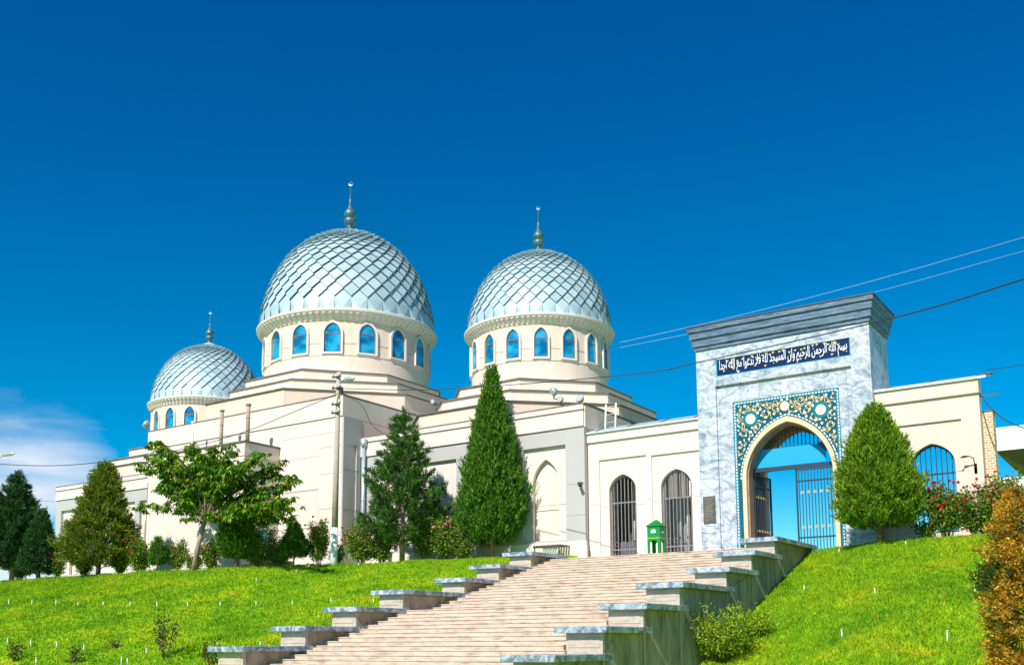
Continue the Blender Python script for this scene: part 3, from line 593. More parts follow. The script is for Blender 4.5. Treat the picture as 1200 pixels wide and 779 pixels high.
# side pilasters / recessed field
inner=rect(-19.0,-12.35,-.6,8.02)
m_=MB(); m_.prism(rect(gx0,gx1,-.7,9.93),gy0,gy0+.3,[[(x,z if z>0 else -.69) for x,z in inner],rect(-18.95,-12.33,8.50,9.36)]); body=T.part('marble_frame',m_,'white_marble')
m_=MB(); m_.prism([(-19.0,-.69),(-12.35,-.69),(-12.35,8.02),(-19.0,8.02)],gy0+.14,gy0+.32,[rect(-18.2,-12.98,-.68,7.12)]); T.part('marble_field',m_,'white_marble')
Wa,zs_,zt_=2.30,3.2,6.08
ao=arch(cx,Wa,-.7,zs_,zt_,22); ai=arch(cx,Wa-.20,-.7,zs_,zt_-.26,22)
cut=lambda A:[(x,z) for x,z in A]
m_=MB(); m_.prism(rect(gx0+.01,gx1-.01,-.7,9.9),gy0+.3,gy1,[[(x,z if z>-.65 else -.69) for x,z in arch(cx,Wa-.02,-.69,zs_,zt_-.02,22)]]); T.part('portal_body',m_,'white_marble')
m_=MB(); m_.prism([(-18.2,-.68),(-12.98,-.68),(-12.98,7.12),(-18.2,7.12)],gy0+.17,gy0+.31,[[(x,z if z>-.65 else -.67) for x,z in ao]]); tp=T.part('tile_panel',m_,'tile_teal')
m_=MB(); m_.prism([(x,z if z>-.65 else -.66) for x,z in ao],gy0+.10,gy0+.28,[[(x,z if z>-.65 else -.655) for x,z in ai]]); T.part('arch_moulding',m_,'arch_cream')
ai2=arch(cx,Wa-.30,-.7,zs_,zt_-.42,22)
m_=MB(); m_.prism([(x,z if z>-.65 else -.66) for x,z in ai],gy0+.281,gy0+.85,[[(x,z if z>-.65 else -.655) for x,z in arch(cx,Wa-.26,-.7,zs_,zt_-.34,22)]]); T.part('reveal',m_,'arch_brown')
m_=MB(); m_.prism([(x,z if z>-.65 else -.66) for x,z in arch(cx,Wa-.021,-.7,zs_,zt_-.022,22)],gy0+1.7,gy0+2.3,[[(x,z if z>-.65 else -.655) for x,z in ai2]]); T.part('reveal',m_,'arch_brown')
# cornice: stacked blue marble courses
co=None
for i,(z0,z1,o) in enumerate([(9.93,10.13,.10),(10.13,10.50,.22),(10.50,10.86,.34),(10.86,11.14,.46)]):
    m_=MB(); q=o*.72; m_.box(gx0-q,gx1+q,gy0-q,gy1+q,z0+.035,z1); m_.box(gx0-q+.08,gx1+q-.08,gy0-q+.08,gy1+q-.08,z0,z0+.035); T.part('cornice_course',m_,'blue_marble',bevel=.012)
m_=MB(); m_.box(gx0-.37,gx1+.37,gy0-.37,gy1+.37,11.14,11.19); T.part('cornice_cap',m_,'dark_metal')
# inscription
m_=MB(); m_.box(-18.95,-12.33,gy0+.06,gy0+.12,8.50,9.36); sg=T.part('inscription_panel',m_,'tile_navy')
m_=MB()
for a in (rect(-18.95,-12.33,8.50,8.545),rect(-18.95,-12.33,9.33,9.36),rect(-18.95,-18.90,8.546,9.329),rect(-12.38,-12.33,8.546,9.329)): m_.prism(a,gy0+.035,gy0+.06)
T.part('border',m_,'tile_turq',False,sg)
FORMS={ # isolated, final, initial, medial
'ا':(0xFE8D,0xFE8E,0,0),'ب':(0xFE8F,0xFE90,0xFE91,0xFE92),'ت':(0xFE95,0xFE96,0xFE97,0xFE98),'ج':(0xFE9D,0xFE9E,0xFE9F,0xFEA0),'ح':(0xFEA1,0xFEA2,0xFEA3,0xFEA4),'د':(0xFEA9,0xFEAA,0,0),
'ر':(0xFEAD,0xFEAE,0,0),'س':(0xFEB1,0xFEB2,0xFEB3,0xFEB4),'ع':(0xFEC9,0xFECA,0xFECB,0xFECC),'ف':(0xFED1,0xFED2,0xFED3,0xFED4),'ل':(0xFEDD,0xFEDE,0xFEDF,0xFEE0),'م':(0xFEE1,0xFEE2,0xFEE3,0xFEE4),
'ن':(0xFEE5,0xFEE6,0xFEE7,0xFEE8),'ه':(0xFEE9,0xFEEA,0xFEEB,0xFEEC),'و':(0xFEED,0xFEEE,0,0),'ي':(0xFEF1,0xFEF2,0xFEF3,0xFEF4),'\u0644\u0627':(0xFEFB,0xFEFC,0,0)}
def shape(s_):
    out=[]
    for w_ in s_.split(' '):
        L=[];i=0
        while i<len(w_):
            if w_[i:i+2]=='\u0644\u0627': L.append(w_[i:i+2]); i+=2
            else: L.append(w_[i]); i+=1
        r_=[]
        for k,c_ in enumerate(L):
            pj=k>0 and FORMS[L[k-1]][2]!=0; nj=k<len(L)-1 and FORMS[c_][2]!=0
            r_.append(chr(FORMS[c_][(3 if nj else 1) if pj else (2 if nj else 0)]))
        out.append(''.join(r_))
    return ' '.join(out)[::-1]
def text_mesh(body,name,x0,x1,z0,z1,y,mat,par,ext=.02,fat=0):
    cu=bpy.data.curves.new(name,'FONT'); cu.body=body; cu.extrude=ext; cu.resolution_u=3; cu.offset=fat
    o=bpy.data.objects.new(name+'_src',cu); COL.objects.link(o); dg=bpy.context.evaluated_depsgraph_get(); me=bpy.data.meshes.new_from_object(o.evaluated_get(dg)); bpy.data.objects.remove(o)
    co=np.zeros(len(me.vertices)*3); me.vertices.foreach_get('co',co); co=co.reshape(-1,3); mn,mx=co.min(0),co.max(0)
    q=np.empty_like(co); q[:,0]=x0+(co[:,0]-mn[0])/(mx[0]-mn[0])*(x1-x0); q[:,2]=z0+(co[:,1]-mn[1])/(mx[1]-mn[1])*(z1-z0); q[:,1]=y-co[:,2]
    q-=np.array(PT.loc); me.vertices.foreach_set('co',q.astype(np.float32).ravel()); me.update(); me.materials.clear(); me.materials.append(MATS[mat])
    ob=bpy.data.objects.new(name,me); COL.objects.link(ob); ob.parent=par; return ob
words='بسم الله الرحمن الرحيم وان المسجد لله فلا تدعوا مع الله احدا'
text_mesh(shape(words),'lettering',-18.78,-12.48,8.57,9.31,gy0+.035,'letter_white',sg,.012,.002)
m_=MB(); rr_=random.Random(3)
for k in range(34):
    x=-18.6+6.0*(k+rr_.random()*.7)/34; z_=9.12+rr_.uniform(-.06,.12) if k%3 else 8.66+rr_.uniform(-.04,.1)
    m_.prism([(x,z_),(x+.07,z_+.04),(x+.10,z_+.10),(x+.04,z_+.08),(x-.03,z_+.10)],gy0+.03,gy0+.062)
T.part('ornament',m_,'tile_gold',False,sg)
# arabesque tiles
ty=gy0+.17
def inside_arch(x,z,m__):
    dx=abs(x-cx)
    if z<zs_: return dx<Wa+m__
    h=zt_-zs_; rr=(Wa*Wa+h*h)/(2*Wa); return math.hypot(dx+rr-Wa,z-zs_)<rr+m__
def ok(x,z,m__=.17,e=.20): return -18.2+e<x<-12.98-e and -.5<z<7.12-e and not inside_arch(x,z,m__)
def disc(m_,x,z,r,y0,y1,n=8,ph=0): m_.prism([(x+r*math.cos(ph+2*PI*i/n),z+r*math.sin(ph+2*PI*i/n)) for i in range(n)],y0,y1)
def ribbon(m_,pts,w,y0,y1):
    for (a,b_),(c_,d_) in zip(pts,pts[1:]):
        l=math.hypot(c_-a,d_-b_) or 1; nx_,nz_=-(d_-b_)/l*w,(c_-a)/l*w
        m_.prism([(a+nx_,b_+nz_),(a-nx_,b_-nz_),(c_-nx_,d_-nz_),(c_+nx_,d_+nz_)],y0,y1)
gold=MB(); white=MB(); small=MB(); rr_=random.Random(11)
cxp=(-18.2-12.98)/2
cent=[(cxp-2.06,6.30),(cxp-1.3,6.62),(cxp-2.1,5.45),(cxp-1.55,5.95),(cxp-2.3,4.9),(cxp-.75,6.75),(cxp-1.0,6.28),(cxp-2.3,6.75),(cxp-1.75,6.85),(cxp-2.2,4.3),(cxp-.45,6.85),(cxp-1.35,5.75),(cxp-1.75,5.2),(cxp-2.05,4.65),(cxp-.5,6.5),(cxp-2.3,5.9),(cxp-1.0,6.9),(cxp-1.65,6.55),(cxp-2.35,3.9)]
placed=[]
for (x,z_) in cent:
    for sgn in (-1,1):
        X=cxp+sgn*(cxp-x)
        for q in (1,-1):
            r0=rr_.choice((.30,.36,.24)); a0=rr_.uniform(0,6.28); pts=[]
            for i in range(15):
                r=r0*(1-i/17); a=a0+q*i*.42; px_,pz_=X+sgn*r*math.cos(a),z_+r*math.sin(a)
                if ok(px_,pz_): pts.append((px_,pz_))
                else:
                    if len(pts)>1: ribbon(gold,pts,.017,ty-.012,ty+.01)
                    pts=[]
            if len(pts)>1: ribbon(gold,pts,.017,ty-.012,ty+.01)
rng2=random.Random(5); tries=0
while len(placed)<110 and tries<6000:
    tries+=1; x=rng2.uniform(-18.1,cxp); z_=rng2.uniform(3.6,7.05)
    if ok(x,z_,.2,.22) and all(math.hypot(x-a,z_-b_)>.20 for a,b_ in placed) and math.hypot(x-cxp+1.72,z_-6.17)>.42 and math.hypot(x-cxp,z_-6.62)>.30:
        placed.append((x,z_)); r=rng2.choice((.035,.045,.065))
        for X in (x,2*cxp-x):
            disc(white,X,z_,r,ty-.02,ty+.01,7,rng2.random()); 
            if r>.08: disc(small,X,z_,.03,ty-.026,ty-.019,6)
T.part('scrollwork',gold,'tile_gold',False,tp); T.part('blossoms',white,'tile_white',False,tp)
ros2=MB()
for sgn in (-1,1):
    ros=MB(); ros3=MB(); X,Z=cxp+sgn*1.72,6.17; disc(ros3,X,Z,.40,ty-.022,ty+.01,16); disc(ros,X,Z,.245,ty-.03,ty-.021,18)
    for k in range(8): disc(small,X+.15*math.cos(k*PI/4),Z+.15*math.sin(k*PI/4),.035,ty-.036,ty-.029,6)
    disc(small,X,Z,.05,ty-.036,ty-.029,8); T.part('rosette',ros,'tile_white',False,tp); T.part('rosette_ground',ros3,'tile_ring',False,tp)
drop=[(cxp+.26*math.sin(a)*(1 if a<PI else 1)*(1-.35*max(0,math.cos(a))),6.58-(-.30)*math.cos(a)) for a in [2*PI*i/16 for i in range(16)]]
small.prism([(cxp+.23*math.cos(a),6.58+.24*math.sin(a)) for a in [2*PI*i/14 for i in range(14)]],ty-.02,ty+.01)
ros2.prism([(cxp+.19*math.cos(a),6.56+.19*math.sin(a)+(.10 if i==4 else 0)) for i,a in enumerate([2*PI*i/16 for i in range(16)])],ty-.028,ty-.019)
T.part('medallion',ros2,'tile_white',False,tp); T.part('petals',small,'tile_gold',False,tp)
# borders: chain of white/turquoise bits around panel and arch
bw=MB(); bt=MB()
def chain(pts,off,st):
    d=0; i=0; k=0
    for (a,b_),(c_,d_) in zip(pts,pts[1:]):
        l=math.hypot(c_-a,d_-b_); n=max(1,int(l/st))
        for j in range(n):
            t0,t1=(j+.12)/n,(j+.80)/n; p0=(a+(c_-a)*t0,b_+(d_-b_)*t0); p1=(a+(c_-a)*t1,b_+(d_-b_)*t1)
            ribbon(bw if k%1==0 else bt,[p0,p1],.026,ty-.012,ty+.01); k+=1
e=.09; P_=[(-18.2+e,-.6),(-18.2+e,7.12-e),(-12.98-e,7.12-e),(-12.98-e,-.6)]; chain(P_,0,.15)
P2=[(-18.2+.03,-.6),(-18.2+.03,7.12-.03),(-12.98-.03,7.12-.03),(-12.98-.03,-.6)]; 
ribbon(bt,P2,.018,ty-.012,ty+.01)
P3=[(-18.2+.155,-.6),(-18.2+.155,7.12-.155),(-12.98-.155,7.12-.155),(-12.98-.155,-.6)]; ribbon(bt,P3,.014,ty-.012,ty+.01)
ac=arch(cx,Wa+.08,-.6,zs_,zt_+.10,22); ac=[ac[1]]+ac[2:]+[ac[0]]; 
pl=[]; 
for q in ac: pl.append(q)
chain(pl[1:-1],0,.13)
T.part('border_tiles',bw,'tile_white',False,tp); T.part('border_lines',bt,'tile_turq',False,tp)
# plaque and notice
m_=MB(); m_.box(-19.84,-19.20,gy0-.05,gy0,1.18,2.52); pq=T.part('plaque',m_,'bronze',bevel=.01)
m_=MB()
for k in range(11): m_.box(-19.76+.04*(k%2),-19.30-.05*(k%3),gy0-.056,gy0-.049,2.40-k*.105,2.42-k*.105)
T.part('relief_lines',m_,'pipe_rust',False,pq)
m_=MB(); m_.box(-19.70,-19.36,gy0-.02,gy0,.72,.98); T.part('notice',m_,'white_paint')
# gate: fanlight bars, transom, board, two leaves
gyy=gy0+.95
m_=MB(); m_.box(cx-Wa+.2,cx+Wa-.2,gyy-.08,gyy+.08,3.62,3.80); tr_=T.part('transom',m_,'blue_metal')
m_=MB(); m_.prism([(cx-2.05,3.83),(cx+1.55,3.83),(cx+1.55,4.35),(cx+1.15,4.72),(cx-1.75,4.72),(cx-2.05,4.4)],gyy-.03,gyy+.03); T.part('blue_board',m_,'blue_board')
m_=MB(); m_.prism([(cx+1.16,4.72),(cx+1.57,4.34),(cx+1.62,4.34),(cx+1.62,4.80),(cx+1.16,4.80)],gyy-.02,gyy+.02); T.part('board_corner',m_,'navy_board')
m_=MB()
for k in range(21):
    x=cx-1.95+3.9*k/20; h=zt_-.42-zs_; w2=Wa-.30; rr=(w2*w2+h*h)/(2*w2); dx=abs(x-cx); zz=zs_+math.sqrt(max(0,rr*rr-(dx+rr-w2)**2)); 
    if zz>4.75: m_.box(x-.022,x+.022,gyy+.10,gyy+.14,3.8,zz+.1)
T.part('fanlight_bars',m_,'blue_metal')
def leaf(name,ang,hx,sgn,label):
    w_=1.98; L=MB(); O=MB(); ca,sa=math.cos(ang),math.sin(ang)
    def tf(u,v,t): return (hx+sgn*(u*ca),gyy+u*sa+t,v)
    def bx_(m_,u0,u1,v0,v1,t): 
        P_=[]; 
        for v in (v0,v1):
            for u,tt in ((u0,-t),(u1,-t),(u1,t),(u0,t)): P_.append((hx+sgn*(u*ca)-sgn*tt*sa,gyy+u*sa+tt*ca,v))
        m_.add(P_,[(0,3,2,1),(4,5,6,7),(0,1,5,4),(1,2,6,5),(2,3,7,6),(3,0,4,7)])
    for u in (0,w_-.07): bx_(L,u,u+.07,-.45,3.6,.035)
    for v in (-.42,.28,3.0,3.55): bx_(L,0,w_,v-.035,v+.035,.03)
    n=13
    for i in range(1,n): u=w_*i/n; bx_(L,u-.016,u+.016,-.42,3.55,.016)
    lf=T.part('gate_leaf',L,'blue_metal',label=label)
    for v in (2.45,.78):
        for i in range(1,n,2): 
            O=MB(); u=w_*i/n; bx_(O,u-.09,u+.09,v-.018,v+.018,.024); bx_(O,u-.024,u+.024,v-.07,v+.07,.024)
            T.part('cross_ornament',O,'gold_paint',False,lf)
leaf('gate_leaf',0,cx+Wa-.27,-1,'closed right leaf of the barred gate'); leaf('gate_leaf',R(86),cx-Wa+.27,1,'left leaf of the barred gate swung open inward')
# courtyard building glimpsed through the gate
T=Thing('courtyard_building','pale stone courtyard building glimpsed through the open gate leaf','building',(-27,62,-.5))
m_=MB(); m_.box(-32,-21.65,60,60.8,-.6,5.95); w=T.part('wall',m_,'white_plaster'); m_=MB(); m_.box(-32.1,-21.45,59.8,60.9,5.95,6.2); T.part('roof_edge',m_,'grey_render')
m_=MB(); m_.box(-21.9,-21.60,59.95,60,-.5,5.9); m_.box(-31.8,-22.1,59.93,60,4.2,4.5); m_.box(-22.35,-22.25,59.93,60,-.5,3.9); T.part('pilaster',m_,'cream_plaster')
# ------------------------------------------------------------------ green box
b0=aty(763.5,647,43.6); bx,by,bz=-21.2,43.75,PLAT
T=Thing('donation_box','green metal booth-shaped box with peaked roof beside the barred arch','box',(bx,by,bz))
hw=.33
m_=MB()
m_.prism(rect(-hw,hw,0,1.38),-hw,-hw+.03,[arch(0,.2,.003,.55,.72,8)],lambda u,y,v:(bx+u,by+y,bz+v))
m_.prism(rect(-hw,hw,0,1.38),hw-.03,hw,[arch(0,.2,.003,.55,.72,8)],lambda u,y,v:(bx+u,by+y,bz+v))
m_.prism(rect(-hw+.03,hw-.03,0,1.38),hw-.03,hw,[arch(0,.17,.003,.55,.72,8)],lambda u,y,v:(bx+y,by+u,bz+v))
m_.prism(rect(-hw+.03,hw-.03,0,1.38),-hw,-hw+.03,[arch(0,.17,.003,.55,.72,8)],lambda u,y,v:(bx+y,by+u,bz+v))
m_.box(bx-hw+.03,bx+hw-.03,by-hw+.03,by+hw-.03,bz+.86,bz+1.38); T.part('cabinet',m_,'green_paint')
m_=MB(); m_.lathe([(.56,1.385),(.56,1.40),(.0,1.74)],(bx,by,bz),4); 
q=math.cos(PI/4); m_.v=[(bx+(x-bx)*q-(y_-by)*q,by+(x-bx)*q+(y_-by)*q,z_) for x,y_,z_ in m_.v]; T.part('roof',m_,'green_paint')
m_=MB(); m_.box(bx-hw-.006,bx+hw+.006,by-hw-.006,by+hw+.006,bz+.80,bz+.825); T.part('stripe',m_,'yellow_paint')
m_=MB(); m_.prism([(-.13,1.06),(.12,1.06),(.12,1.17),(.05,1.24),(-.08,1.22),(-.13,1.14)],-hw-.01,-hw+.005,(),lambda u,y,v:(bx+u,by+y,bz+v)); m_.prism([(-.1,1.06),(.1,1.06),(.1,1.13),(-.1,1.13)],hw-.005,hw+.01,(),lambda u,y,v:(bx+y,by+u,bz+v)); T.part('sticker',m_,'white_paint')
# small canopy over a white unit at wing foot
T=Thing('meter_shelter','small slatted canopy over a white box at the foot of the wing','shelter',(-28.6,45.8,-.35))
m_=MB(); m_.box(-29.0,-28.1,45.9,46.3,-.3,.35); T.part('unit',m_,'white_paint',bevel=.02)
m_=MB()
for k in range(11): x=-29.35+k*.16; m_.box(x,x+.10,45.4,46.45,.50,.56)
T.part('slat_roof',m_,'wood_slat'); m_=MB()
for x in (-29.3,-27.75): m_.box(x,x+.05,45.45,45.5,-.5,.5)
m_.box(-29.35,-27.7,45.42,45.47,.42,.5); T.part('post',m_,'dark_metal')
# ------------------------------------------------------------------ right edge: modern canopy building
T=Thing('canopy_building','white flat-roofed building with wide overhanging canopy at the right edge','building',(-4,66,-.5))
pa=aty(1164,505,58); xa=pa.x
m_=MB(); m_.box(xa,xa+14,58,74,5.35,6.6); T.part('roof_slab',m_,'canopy_white')
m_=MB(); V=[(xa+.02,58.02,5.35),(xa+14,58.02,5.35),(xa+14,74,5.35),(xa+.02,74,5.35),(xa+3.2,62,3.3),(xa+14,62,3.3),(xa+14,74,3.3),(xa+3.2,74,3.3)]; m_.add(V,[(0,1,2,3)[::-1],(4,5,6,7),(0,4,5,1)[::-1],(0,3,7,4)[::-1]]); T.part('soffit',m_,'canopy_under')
m_=MB(); m_.box(xa+3.3,xa+14,62.1,73,-.6,3.3); T.part('wall',m_,'canopy_white'); 
T=Thing('boundary_wall','low white wall behind the red rose bushes at the right edge','wall',(-5,56,-.5)); q=aty(1166,563,55)
m_=MB(); m_.box(q.x,q.x+9,55,55.2,-.6,q.z); T.part('wall',m_,'canopy_white'); m_=MB(); m_.box(q.x-.05,q.x+9,54.95,55.25,q.z,q.z+.1); T.part('coping',m_,'coping_metal')
# low curb in front of mosque
m_=MB(); m_.box(-70,-43,40.8,41.0,-.6,.06); m_.box(-70,-43,40.75,41.05,.06,.12); solo('low_wall',m_,'white_plaster','low white kerb wall behind the rose bushes along the mosque front','wall',(-50,39.7,-.5))
# ------------------------------------------------------------------ poles, lamps, wires
base=bc(391,.3); PX0,PY0=base.x,base.y
T=Thing('utility_pole','tall grey-brown concrete utility pole with whitewashed foot and lamp arm','pole',base)
ztop=aty(398,436,PY0).z; lean=.10
def pl_(z_): t=(z_-LP)/(ztop-LP); return Vector((PX0+lean*t,PY0,z_))
m_=MB(); m_.tube([pl_(1.85),pl_(5),pl_(ztop)],[.185,.16,.125],12); T.part('shaft',m_,'concrete_pole',True)
m_=MB(); m_.tube([pl_(LP-.3),pl_(1.86)],[.215,.188],12); T.part('whitewashed_foot',m_,'white_paint',True)
m_=MB()
for z_ in (ztop-.3,ztop-.95,ztop-1.9,ztop-2.4):
    p=pl_(z_); m_.box(p.x-.32,p.x+.32,p.y-.2,p.y-.13,z_-.04,z_+.04)
    for s_ in (-.28,.28): ins=MB(); ins.tube([(p.x+s_,p.y-.16,z_+.02),(p.x+s_,p.y-.16,z_+.14),(p.x+s_,p.y-.16,z_+.22)],[.045,.075,.04],8); T.part('insulator',ins,'lamp_grey',True)
m_.box(pl_(ztop-1).x+.13,pl_(ztop-1).x+.3,PY0-.1,PY0+.1,ztop-1.3,ztop-.9)
T.part('crossarm',m_,'dark_metal')
h=pl_(ztop-.85); m_=MB(); m_.tube([h,h+Vector((.35,-.1,.28)),h+Vector((.75,-.2,.30))],.035,8); arm=T.part('lamp_arm',m_,'zinc',True)
m_=MB(); m_.tube([h+Vector((.7,-.2,.32)),h+Vector((.95,-.25,.27)),h+Vector((1.4,-.35,.20)),h+Vector((1.62,-.4,.17))],[.05,.12,.13,.04],10); T.part('lamp_head',m_,'lamp_grey',True,arm)
# lamp at left edge
q=aty(17,531,30); T=Thing('street_lamp','slim street lamp head reaching in at the left edge','street lamp',(q.x-4.2,30,-4))
m_=MB(); m_.tube([(q.x-4.2,30,gz(q.x-4.2,30)-.2),(q.x-4.2,30,q.z-1)],[.12,.07],10); m_.tube([(q.x-4.2,30,q.z-1.02),(q.x-3.6,30,q.z-.35),(q.x-1.2,30,q.z)],.045,8); T.part('mast',m_,'zinc',True)
m_=MB(); m_.tube([(q.x-1.3,30,q.z),(q.x-1.0,30,q.z+.03),(q.x-.3,30,q.z+.02),(q.x,30,q.z-.02)],[.04,.10,.11,.04],10); T.part('lamp_head',m_,'lamp_grey',True)
def wire(pts,r,mat,label,group=None):
    P_=[aty(x,y,Y) for x,y,Y in pts]; out=[]
    for i in range(len(P_)-1):
        p0=P_[max(i-1,0)];p1=P_[i];p2=P_[i+1];p3=P_[min(i+2,len(P_)-1)]
        for k in range(6):
            t=k/6; out.append(.5*((2*p1)+(-p0+p2)*t+(2*p0-5*p1+4*p2-p3)*t*t+(-p0+3*p1-3*p2+p3)*t**3))
    out.append(P_[-1]); m_=MB(); m_.tube(out,r,5,False); solo('cable',m_,mat,label,'cable',P_[0],group)
wire([(399,455,PY0-.15),(520,456,40),(740,438.5,38),(816,425,36.5),(1045,373,31),(1200,327,27),(1300,296,25)],.022,'wire_dark','dark cable from the utility pole across the gateway to upper right')
wire([(396,461,PY0-.15),(350,480,38.5),(280,508,37),(200,529,35),(120,541,33),(50,545.5,31.5),(-40,541,30)],.022,'wire_dark','dark sagging cable from the utility pole towards the left edge')
wire([(705,406,58),(860,371,64),(1030,327,70),(1200,278,78),(1290,251,84)],.012,'wire_pale','upper of two thin pale cables above the gateway')
wire([(708,411,58),(860,380,64),(1030,341,70),(1200,294,78),(1290,270,84)],.010,'wire_pale','lower of two thin pale cables above the gateway')
wire([(1147,459,47.2),(1160,477,46),(1180,493,45),(1205,503,44)],.026,'wire_dark','dark drooping cable from the arcade corner to the right edge')
wire([(1156,433,47.2),(1175,431,46),(1200,427,44),(1260,415,42)],.016,'wire_dark','thin straight cable from the metal roof corner rightwards')
wire([(0,586,60),(40,587,58),(64,587,57)],.015,'wire_dark','faint cable behind the dark pine at the left edge')
wire([(403,463,PY0),(424,475,40.6),(438,500,43.0),(464,516,46.2)],.016,'wire_dark','loose thin cable drooping from the pole to the wing roof')
T=Thing('cable_bracket','small dark bracket on the arcade roof corner at the right','bracket',(-6.9,47.3,6.2)); m_=MB(); m_.box(-7.2,-6.35,47.2,47.25,5.98,6.03); m_.box(-7.0,-6.5,47.0,47.2,6.9,6.95); T.part('arm',m_,'dark_metal')
# ------------------------------------------------------------------ vegetation
def leaves(C,D,Nn,Lg,W,fold=.0):
    """rhombic leaves: base points C, directions D (unit), side hint Nn, lengths, widths"""
    Sd=np.cross(D,Nn); Sd/=np.linalg.norm(Sd,axis=1,keepdims=True)+1e-9
    L=Lg[:,None]; Wd=W[:,None]; up=np.cross(Sd,D)
    a=C; b_=C+D*L*.5+Sd*Wd*.5+up*fold*Wd; c_=C+D*L; d_=C+D*L*.5-Sd*Wd*.5+up*fold*Wd
    return np.stack([a,b_,c_,d_],1).reshape(-1,3)
def unit(v): return v/(np.linalg.norm(v,axis=-1,keepdims=True)+1e-9)
def rnd(n): return unit(RNG.normal(size=(n,3)))
def sprays(Cs,Ds,per,ln,wd,spread,fanlen):
    n=len(Cs); k=per; t=RNG.uniform(0,1,(n,k,1)); D=Ds[:,None,:]
    d=unit(D+RNG.normal(0,spread,(n,k,3))); P=Cs[:,None,:]+D*t*fanlen+RNG.normal(0,.035,(n,k,3))
    P=P.reshape(-1,3); d=d.reshape(-1,3); m_=len(P)
    return leaves(P,d,rnd(m_),RNG.uniform(.6,1.2,m_)*ln,RNG.uniform(.6,1.2,m_)*wd)
def lump(th,h,seed,amp):
    r=np.random.default_rng(seed); s=np.zeros_like(th)
    for _ in range(7):
        a,b_=r.integers(1,6),r.uniform(1,9); s+=np.sin(a*th+b_*h+r.uniform(0,6.28))*r.uniform(.4,1)
    q=0
    for _ in range(6):
        a,b_=r.integers(7,17),r.uniform(-5,5); c=r.uniform(2,7); q=q+1.5*np.sin(a*th+b_*h+r.uniform(0,6.28))*np.sin(c*h*1.7+r.uniform(0,6.28)+th*r.integers(-2,3))
    return 1+amp*s/3+np.clip(q*.075,-.36,.13)
def conifer(name,label,base,H,prof,mat,n,z0=.35,seed=1,amp=.16,ln=.17,wd=.055,per=12,group=None,up=1.1,trunkr=.13,cat='tree',flen=.30,leaning=0,barkm='bark',inner=.5,spread=.38):
    T=Thing(name,label,cat,base,group); base=Vector(base); ts=[p[0] for p in prof]; rs=[p[1] for p in prof]
    h=RNG.uniform(0,1,n*3); r=np.interp(h,ts,rs); keep=RNG.uniform(0,max(rs),n*3)<r+.08; h=h[keep][:n]; r=r[keep][:n]; m_=len(h)
    th=RNG.uniform(0,2*PI,m_); q=RNG.uniform(inner,1,m_)**.6; rr=r*q*lump(th,h*6,seed,amp); rr=np.where(RNG.uniform(0,1,m_)<.09,rr*RNG.uniform(1.03,1.27,m_),rr)
    C=np.stack([rr*np.cos(th),rr*np.sin(th),z0+h*(H-z0-.15)],1)+np.array(base); C[:,0]+=leaning*h
    D=unit(np.stack([np.cos(th),np.sin(th),up+0*th+h*.9],1)+RNG.normal(0,.25,(m_,3)))
    V=sprays(C,D,per,ln,wd,spread,flen)
    o=link('foliage',V,np.arange(len(V)).reshape(-1,4),mat,base); o.parent=T.o
    # dead-twig interior cone keeps the crown from being see-through
    m2=MB(); m2.tube([base+Vector((0,0,-.25)),base+Vector((0,0,z0+.3)),base+Vector((leaning*.6,0,H*.75))],[trunkr*1.15,trunkr,.02],9); T.part('trunk',m2,barkm,True)
    m3=MB()
    for k in range(22):
        hh=random.uniform(.02,.8); a=random.uniform(0,6.28); l=float(np.interp(hh,ts,rs))*random.uniform(.5,.85); z_=z0+hh*(H-z0)*.95
        m3.tube([base+Vector((0,0,max(.2,z_-l*.35))),base+Vector((l*math.cos(a)*.6,l*math.sin(a)*.6,z_)),base+Vector((l*math.cos(a),l*math.sin(a),z_+l*.35))],[.035,.022,.008],5)
    T.part('branch',m3,barkm,True); return T
def hpx(b,ytop,x): return aty(x,ytop,b.y).z-b.z
tear=[(0,.55),(.05,.85),(.14,1),(.28,.94),(.45,.74),(.62,.54),(.78,.34),(.9,.17),(1,.03)]
def sc(p,k): return [(a,b_*k) for a,b_ in p]
b=bc(577,1.35); b.z=gz(b.x,b.y); H=hpx(b,434,575)
conifer('thuja','big dense pointed green conifer at the top left of the stairs',b,H,sc(tear,1.76),'thuja_leaf',6200,.75,3,.12,.23,.055,13,up=1.9,flen=.42,spread=.30)
b=Vector((-10.76,43.6,0)); b.z=gz(b.x,b.y); H=hpx(b,477,1030)
conifer('thuja','bright green bushy conifer in front of the gateway right side',b,H,sc([(0,.62),(.06,.93),(.16,1),(.32,.97),(.5,.82),(.68,.60),(.83,.38),(.94,.18),(1,.04)],1.55),'bright_thuja_leaf',5200,.62,5,.13,.21,.05,13,up=1.5,flen=.36,spread=.34)
b=bc(115,0.3); b.z=gz(b.x,b.y); H=hpx(b,545,120)
conifer('bronze_thuja','bronze-tinged conical conifer in front of the far left wing',b,H,sc([(0,.6),(.06,.95),(.16,1),(.34,.86),(.55,.60),(.75,.40),(.9,.22),(1,.05)],1.95),'bronze_leaf',3900,.5,8,.28,.24,.06,12,up=.8,leaning=.2,flen=.42)
b=bc(277,0.1); b.z=gz(b.x,b.y); H=hpx(b,597,277)
conifer('round_thuja','small dark rounded conifer under the broad-leaved tree',b,H,[(0,.45),(.12,.78),(.4,.88),(.7,.66),(.9,.38),(1,.1)],'thuja_leaf',1900,.5,9,.2,.2,.05,12,up=1.0,flen=.34)
b=bc(344,0.5); b.z=gz(b.x,b.y); H=hpx(b,613,344)
conifer('young_thuja','knee-high green cone-shaped conifer left of the utility pole',b,H,[(0,.5),(.1,.72),(.4,.55),(.7,.32),(1,.03)],'thuja_leaf',1200,.45,10,.12,.13,.045,12,trunkr=.04)
